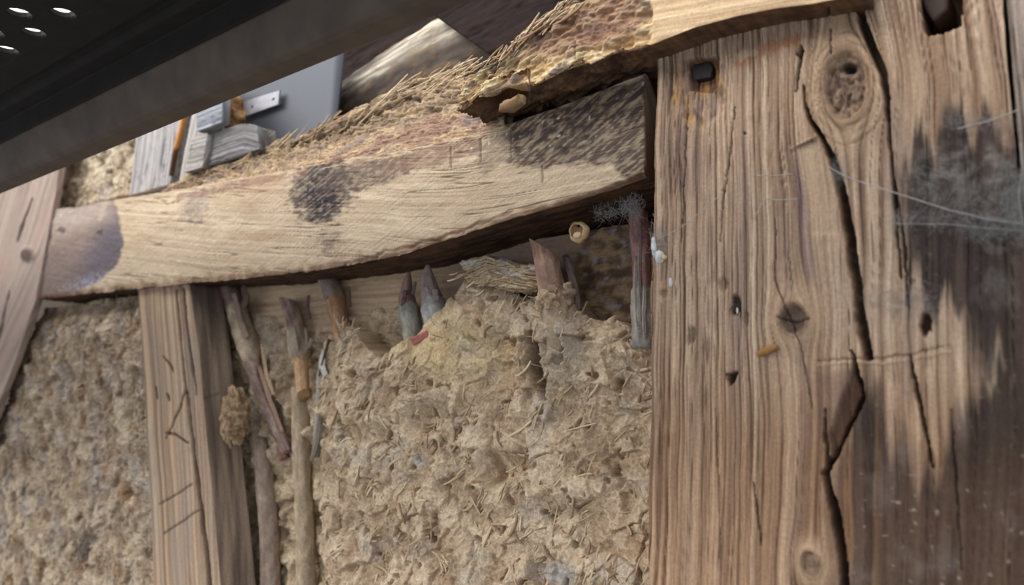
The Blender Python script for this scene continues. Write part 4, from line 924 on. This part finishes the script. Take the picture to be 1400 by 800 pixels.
# galvanised strap with two real holes
def strap():
    a, b, c, d = [P(px, py, .077) for px, py in ((331, 140), (383, 124), (381, 143), (331, 161))]
    holes = [(0.30, 0.52), (0.86, 0.50)]; nx, nz_ = 40, 14; v = []; 
    for i in range(nz_ + 1):
        for j in range(nx + 1):
            u, w = j / nx, i / nz_; v.append((a * (1 - u) + b * u) * (1 - w) + (d * (1 - u) + c * u) * w)
    q = []
    for i in range(nz_):
        for j in range(nx):
            u, w = (j + .5) / nx, (i + .5) / nz_
            if any(((u - hx) * 2.9) ** 2 + (w - hz) ** 2 < 0.10 ** 2 for hx, hz in holes): continue
            k = i * (nx + 1) + j; q.append((k, k + nx + 1, k + nx + 2, k + 1))
    o = put('metal_strap', mesh_from('metal_strap', v, quads=q, smooth=False), M_ZINC, sheet)
    m = o.modifiers.new('solid', 'SOLIDIFY'); m.thickness = 0.0025; m.offset = 0
    o['label'] = 'galvanised strap with two nail holes'; return o
strap()
def log_fn(g):
    U, V, l, s = g.U, g.V, g.l, g.s
    n = fbm(l * 12, s * 40, 4, 560); st = fbm(l * 5, s * 90, 3, 561)
    col = mix(C(122, 112, 100), C(206, 194, 172), sm(-0.3, 0.4, st)); col = mix(col, C(88, 78, 70), sm(0.42, 0.56, g.k + 0.12 * n)); col = mix(col, C(180, 150, 110), sm(0.1, 0.5, n) * 0.4)
    bulge = 0.03 * np.sin(np.pi * np.clip(g.k, 0, 1)) * (g.face == 1)
    bk_ = fbm(l * 30, s * 120, 4, 562); col = mix(col, C(112, 92, 72), sm(0.05, 0.4, bk_) * 0.7); return bulge + 0.004 * n + 0.0015 * bk_, col
lg, _ = strip('weathered_log', [(440, 128), (590, 30), (680, -20)], [(440, 195), (600, 140), (700, 110)], 0.14, 0.08, 0.08, 0.003, 0.003, log_fn, M_WOOD)
tag(lg, 'bleached round log lying behind the rotten edge', 'log')
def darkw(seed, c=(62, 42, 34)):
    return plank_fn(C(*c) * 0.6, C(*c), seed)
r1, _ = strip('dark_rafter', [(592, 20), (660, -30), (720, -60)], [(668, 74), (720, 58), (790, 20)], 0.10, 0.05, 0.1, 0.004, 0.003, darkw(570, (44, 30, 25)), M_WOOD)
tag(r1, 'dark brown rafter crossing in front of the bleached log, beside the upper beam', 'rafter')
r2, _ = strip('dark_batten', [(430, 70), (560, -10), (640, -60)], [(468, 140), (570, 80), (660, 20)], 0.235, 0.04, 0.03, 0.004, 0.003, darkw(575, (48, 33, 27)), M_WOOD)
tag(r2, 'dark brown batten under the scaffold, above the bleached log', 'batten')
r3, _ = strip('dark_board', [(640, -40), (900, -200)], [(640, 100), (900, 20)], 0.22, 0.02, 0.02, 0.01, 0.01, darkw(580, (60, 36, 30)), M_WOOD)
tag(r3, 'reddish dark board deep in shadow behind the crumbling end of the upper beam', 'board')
edge_t, _ = strip('side_timber', [(1369, -90), (1381, 60), (1388, 150), (1396, 250), (1406, 330), (1418, 450), (1444, 850)], [(1500, -90), (1510, 400), (1540, 850)], 0.006, 0.05, 0.05, 0.003, 0.0015, plank_fn(C(118, 104, 96), C(178, 160, 146), 590), M_WOOD)
tag(edge_t, 'rough grey timber edge right against the blackened side of the post', 'timber')

# ------------------------------------------------------------------ scaffold deck overhead
deck = empty('scaffold_deck', (-0.9, -0.5, 1.9)); tag(deck, 'dark steel scaffold deck with round holes overhead at the upper left', 'scaffold deck')
def extrude_x(name, prof, x0, x1, mat, parent):
    p = np.array(prof); n = len(p); v = np.array([(x0, a, b) for a, b in p] + [(x1, a, b) for a, b in p])
    i = np.arange(n); j = np.roll(i, -1); q = np.stack([i, j, j + n, i + n], -1)
    o = put(name, mesh_from(name, v, quads=q, ngons=[i[::-1], i + n], smooth=False), mat, parent)
    m = o.modifiers.new('bevel', 'BEVEL'); m.width = 0.002; m.segments = 2; m.limit_method = 'ANGLE'; return o
X0, X1 = -2.6, 0.5
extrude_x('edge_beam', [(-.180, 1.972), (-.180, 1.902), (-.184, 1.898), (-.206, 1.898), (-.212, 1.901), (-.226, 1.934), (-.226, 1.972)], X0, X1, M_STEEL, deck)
extrude_x('stiffening_rib', [(-.2265, 1.972), (-.2265, 1.9355), (-.229, 1.9355), (-.232, 1.958), (-.250, 1.958), (-.256, 1.966), (-.264, 1.966), (-.268, 1.960), (-.2995, 1.960), (-.2995, 1.972)], X0, X1, M_STEEL_SHADE, deck)  # its upright face in the darker steel paints the recess shade
def perforated():
    x0, x1, y0, y1, z = -1.20, -0.30, -0.2985, -0.6235, 1.9605
    v, q = [], []; dx, dy, r = 0.0607, 0.025, 0.0098
    ang = sorted([k * math.pi / 6 for k in range(12)] + [math.atan2(s1 * dy, s2 * dx) % (2 * math.pi) for s1 in (1, -1) for s2 in (1, -1)])
    n = len(ang)
    for j in range(13):
        cy = y0 - (j + .5) * dy
        for i in range(17):
            cx = -0.7410 + (i - 8) * dx + (0.5 * dx if j % 2 else 0); b = len(v)
            for a in ang:
                c, s = math.cos(a), math.sin(a); k = min(dx / 2 / max(abs(c), 1e-6), dy / 2 / max(abs(s), 1e-6))
                v += [(cx + c * k, cy + s * k, z), (cx + c * r * 1.12, cy + s * r * 1.12, z), (cx + c * r, cy + s * r, z + 0.0018), (cx + c * r, cy + s * r, z + 0.006)]
            for k in range(n):
                m = (k + 1) % n
                for t in range(3): q.append((b + 4 * k + t, b + 4 * k + t + 1, b + 4 * m + t + 1, b + 4 * m + t))
    return put('perforated_sheet', mesh_from('perforated_sheet', v, quads=q, smooth=False), M_STEEL_SHADE, deck)
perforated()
box('deck_sheet', (X0, -0.6235, 1.962), (-1.27, -0.2985, 1.968), M_STEEL_SHADE, deck)
box('deck_sheet', (-0.19, -0.6235, 1.962), (X1, -0.2985, 1.968), M_STEEL_SHADE, deck)
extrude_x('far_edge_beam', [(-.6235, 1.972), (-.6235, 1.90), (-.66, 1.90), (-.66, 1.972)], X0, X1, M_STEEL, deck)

# ------------------------------------------------------------------ straw
def straw_mesh(kind, k):
    n, sec = (6, 6); t = np.linspace(-0.5, 0.5, n); th = np.linspace(0, 2 * np.pi, sec, endpoint=False)
    bend = random.uniform(-0.07, 0.07); b2 = random.uniform(-0.03, 0.03)
    v = []
    for i, a in enumerate(t):
        r = 1.0 * (1 - 0.25 * abs(2 * a)) * random.uniform(0.85, 1.1)
        for h_ in th:
            v.append((a, math.cos(h_) * r * (0.5 if kind else 0.9), math.sin(h_) * r))
    v = np.array(v)
    i = np.arange(n * sec).reshape(n, sec); j = np.roll(i, -1, 1)
    q = np.stack([i[:-1], i[1:], j[1:], j[:-1]], -1).reshape(-1, 4)
    return v, q, [i[0], i[-1][::-1]], bend, b2
STRAW = []
for k in range(10):
    v, q, ng, b, b2 = straw_mesh(k % 2, k); v = v.copy()
    STRAW.append((v, q, ng, b, b2))
# unit straw meshes: 1 long, radius 1 in the local y/z, bent after scaling by shape (bend in z as a share of length / radius 0.03)
def straw_data(k, mat):
    v, q, ng, b, b2 = STRAW[k]; w = v.copy(); w[:, 2] += b * (1 - 4 * v[:, 0] ** 2) / 0.03; w[:, 1] += b2 * (1 - 4 * v[:, 0] ** 2) / 0.03
    me = mesh_from('straw', w, quads=q, ngons=ng); me.materials.append(mat); return me
SDATA = {(k, m): straw_data(k, M_STRAW[m]) for k in range(10) for m in range(4)}
def frame_from(dirv, nv):
    d = dirv / np.linalg.norm(dirv); nv = nv - d * nv.dot(d); nv /= np.linalg.norm(nv); return np.stack([d, nv, np.cross(d, nv)], 1)
def straws(g, parent, n_part, n_stuff, L0, L1, R0, R1, region=None, flow=None, stuffname='loose_straw', mats=(0.25, 0.4, 0.2, 0.15), lift=0.0008, spread=0.45, partname='straw'):
    clus = fbm(g.x * 22, g.z * 22, 3, int(n_stuff) % 37) > -0.05
    sel = np.argwhere((g.face == 1) & clus) if region is None else np.argwhere((g.face == 1) & clus & region(g))
    sv, sq, st_ = [], [], []; nv = 0; po = np.array(parent['_o'])
    stuffm = {0: ([], []), 1: ([], []), 2: ([], []), 3: ([], [])}; cnt = [0, 0, 0, 0]
    picks = sel[RNG.integers(0, len(sel), n_part + n_stuff)]
    for i, (a, b) in enumerate(picks):
        p = g.pos[a, b]; ang = RNG.uniform(0, np.pi) if flow is None or RNG.random() < 0.35 * (spread > 0.4) else RNG.normal(flow, spread)
        d = np.array([math.cos(ang), RNG.normal(0, 0.22), math.sin(ang)]); nvv = np.array([RNG.normal(0, .2), -1.0, RNG.normal(0, .2)])
        Mx = frame_from(d, nvv); big = i < n_part
        L = RNG.uniform(L0, L1) * (1 if big else 0.6) * (1 + 0.6 * (RNG.random() ** 4)); R = RNG.uniform(R0, R1) * (1 if big else 0.75)
        k = RNG.integers(0, 10); m = RNG.choice(4, p=mats); p = p + np.array([0, -lift, 0])
        # bends are stored as share of the length: keep z scale tied to the length for that term
        if big:
            o = bpy.data.objects.new(partname, SDATA[(k, m)]); COL.objects.link(o); o.parent = parent
            o.matrix_local = Matrix.Translation(Vector(p - po)) @ Matrix([list(r) for r in Mx]).to_4x4() @ Matrix.Diagonal((L, R, R * 1.0, 1.0))
        else:
            v, q, ng, be, b2 = STRAW[k]
            w = np.stack([v[:, 0] * L, v[:, 1] * R, v[:, 2] * R + be * L * (1 - 4 * v[:, 0] ** 2)], 1) @ Mx.T + p
            stuffm[m][0].append(w); stuffm[m][1].append(q + cnt[m]); cnt[m] += len(w)
    vs, qs, mi = [], [], []; base = 0
    for m in range(4):
        if not stuffm[m][0]: continue
        V_ = np.concatenate(stuffm[m][0]); Q_ = np.concatenate(stuffm[m][1]); vs.append(V_); qs.append(Q_ + base); mi += [m] * len(Q_); base += len(V_)
    if vs:
        me = mesh_from(stuffname, np.concatenate(vs), quads=np.concatenate(qs))
        o = put(stuffname, me, M_STRAW[0], parent)
        for m in (1, 2, 3): me.materials.append(M_STRAW[m])
        me.polygons.foreach_set('material_index', np.array(mi, np.int32)[:len(me.polygons)]); o['kind'] = 'stuff'
straws(g_daub, daub, 230, 380, 0.011, 0.030, 0.0007, 0.0019, flow=0.9, region=lambda g: (g.U > 415) & (g.U < 900) & (g.V < 815) & ~((np.hypot((g.U - 610) / 70, (g.V - 465) / 45) < 1)), mats=(0.25, 0.35, 0.25, 0.15), lift=0.0004)
straws(g_ld, ldaub, 140, 1500, 0.012, 0.028, 0.0008, 0.0020, flow=1.1, region=lambda g: (g.V < 815) & (g.U > -15), mats=(0.15, 0.35, 0.2, 0.3), lift=0.0)
straws(g_in, inner, 0, 260, 0.010, 0.022, 0.0007, 0.0014, flow=1.2, lift=0.0)
straws(g_ud, udaub, 0, 160, 0.012, 0.03, 0.0009, 0.0018, flow=0.4, lift=0.0)
straws(g_rot, rot, 36, 130, 0.024, 0.090, 0.0006, 0.0015, flow=0.30, mats=(0.2, 0.3, 0.35, 0.15), stuffname='wood_fibres', region=lambda g: (g.k < 0.30) & (g.U > 330), spread=0.07, partname='splinter')
straws(g_rot, rot, 0, 200, 0.010, 0.024, 0.0004, 0.0010, flow=0.9, mats=(0.35, 0.4, 0.15, 0.1), stuffname='wood_fibres', region=lambda g: (g.U < 440) & (g.U > 330) & (g.k < 0.8))
straws(g_ch, chunk, 0, 90, 0.010, 0.026, 0.0004, 0.0009, flow=0.1, stuffname='wood_fibres', spread=0.25)
straws(g_plate, plate, 24, 90, 0.014, 0.044, 0.0006, 0.0018, flow=0.42, stuffname='wood_fibres', region=lambda g: (g.k < 0.22) & (g.U < 780) & (g.U > 640), mats=(0.25, 0.25, 0.4, 0.1), spread=0.18, partname='splinter')
def tuft(cx, cy, y, n, fan, parent):
    """a broken tuft of straw ends fanning out"""
    for _ in range(n):
        a = RNG.normal(fan, 0.5); L = RNG.uniform(0.010, 0.022); p = P(cx + RNG.normal(0, 6), cy + RNG.normal(0, 6), y + RNG.normal(0, .002))
        d = np.array([math.cos(a), -0.35, math.sin(a)]); Mx = frame_from(d, np.array([0.1, -1, 0.1])); R = RNG.uniform(0.0006, 0.0012)
        o = bpy.data.objects.new('straw', SDATA[(RNG.integers(0, 10), RNG.choice(4, p=(.4, .35, .15, .1)))]); COL.objects.link(o); o.parent = parent
        o.matrix_local = Matrix.Translation(Vector(p + d * L * 0.3 - np.array(parent['_o']))) @ Matrix([list(r) for r in Mx]).to_4x4() @ Matrix.Diagonal((L, R, R, 1.0))
tuft(470, 446, .064, 9, 1.6, daub); tuft(478, 455, .06, 6, 0.6, daub); tuft(600, 448, .05, 3, 1.4, daub); tuft(500, 512, .044, 5, 0.2, daub); tuft(570, 525, .042, 5, 0.8, daub); tuft(600, 760, .04, 6, -0.6, daub); tuft(515, 735, .042, 6, 0.4, daub); tuft(640, 375, .045, 4, 3.9, daub)

# ------------------------------------------------------------------ cobweb on the post
web = empty('cobweb', P(1300, 300, -0.004)); tag(web, 'dusty cobweb slung across the blackened side of the post', 'cobweb')
def strand(pts, r):
    return tube('strand', pts, [r] * len(pts), M_WEB, parent=web, sec=6, ds=0.002, rough=r * 0.5, col=C(170, 166, 162))
strand([(1132, 228, -.002), (1160, 243, -.006), (1200, 256, -.010), (1250, 272, -.012), (1300, 288, -.012), (1350, 300, -.010), (1400, 306, -.004)], 0.00035)
strand([(1225, 306, -.003), (1290, 306, -.006), (1350, 312, -.006), (1410, 316, -.003)], 0.0003)
strand([(1310, 176, -.003), (1350, 166, -.005), (1378, 156, -.004), (1392, 150, -.002)], 0.0004)
strand([(1034, 240, -.002), (1060, 240, -.003), (1084, 238, -.002)], 0.0003)
strand([(893, 330, -.002), (930, 312, -.006), (965, 284, -.005), (990, 262, -.002)], 0.0003)
strand([(1030, 300, -.002), (1046, 270, -.004), (1062, 274, -.004), (1090, 272, -.002)], 0.0003)
strand([(1395, 196, -.002), (1398, 230, -.004), (1392, 270, -.004), (1400, 306, -.003)], 0.0003)
def fuzz(name, spots, parent, r=0.00012):
    vs, qs = [], []; c = 0
    for (cx, cy, rx, ry, y, n) in spots:
        for _ in range(n):
            a = P(cx + RNG.uniform(-1, 1) * rx, cy + RNG.normal(0, ry * 0.45), y + RNG.normal(0, 0.001)); d = RNG.normal(0, 1, 3) * np.array([1, 0.15, 1]); d /= np.linalg.norm(d)
            L = RNG.uniform(0.006, 0.022); s = RNG.normal(0, 1, 3) * np.array([1, .2, 1]) * L * 0.3
            pts = [a - d * L / 2, a + s, a + d * L / 2]; up = np.cross(d, [0, -1.0, 0]); up /= np.linalg.norm(up) + 1e-9; o2 = np.cross(d, up)
            for p in pts:
                for k in range(3):
                    th = k * 2.094; vs.append(p + (up * math.cos(th) + o2 * math.sin(th)) * r)
            for i in range(2):
                for k in range(3): qs.append((c + i * 3 + k, c + (i + 1) * 3 + k, c + (i + 1) * 3 + (k + 1) % 3, c + i * 3 + (k + 1) % 3))
            c += 9
    o = put(name, mesh_from(name, vs, quads=qs), M_WEB, parent); o['kind'] = 'stuff'; return o
fuzz('dusty_threads', [(1325, 262, 74, 26, -.002, 170), (1270, 240, 34, 18, -.001, 40), (1390, 270, 14, 50, -.003, 260), (1310, 300, 90, 7, -.005, 260), (1360, 318, 50, 7, -.004, 160), (1235, 410, 46, 18, -.001, 120), (1148, 236, 7, 9, -.002, 60), (1340, 168, 44, 6, -.003, 90)], web, 0.000045)
web2 = empty('small_cobweb', P(860, 300, .03)); tag(web2, 'grey cobweb tuft hanging in the dark corner under the crossbeam end', 'cobweb')
fuzz('dusty_threads', [(862, 282, 14, 14, .045, 130), (828, 290, 14, 10, .045, 50), (900, 330, 6, 22, -.001, 50)], web2, 0.00012)
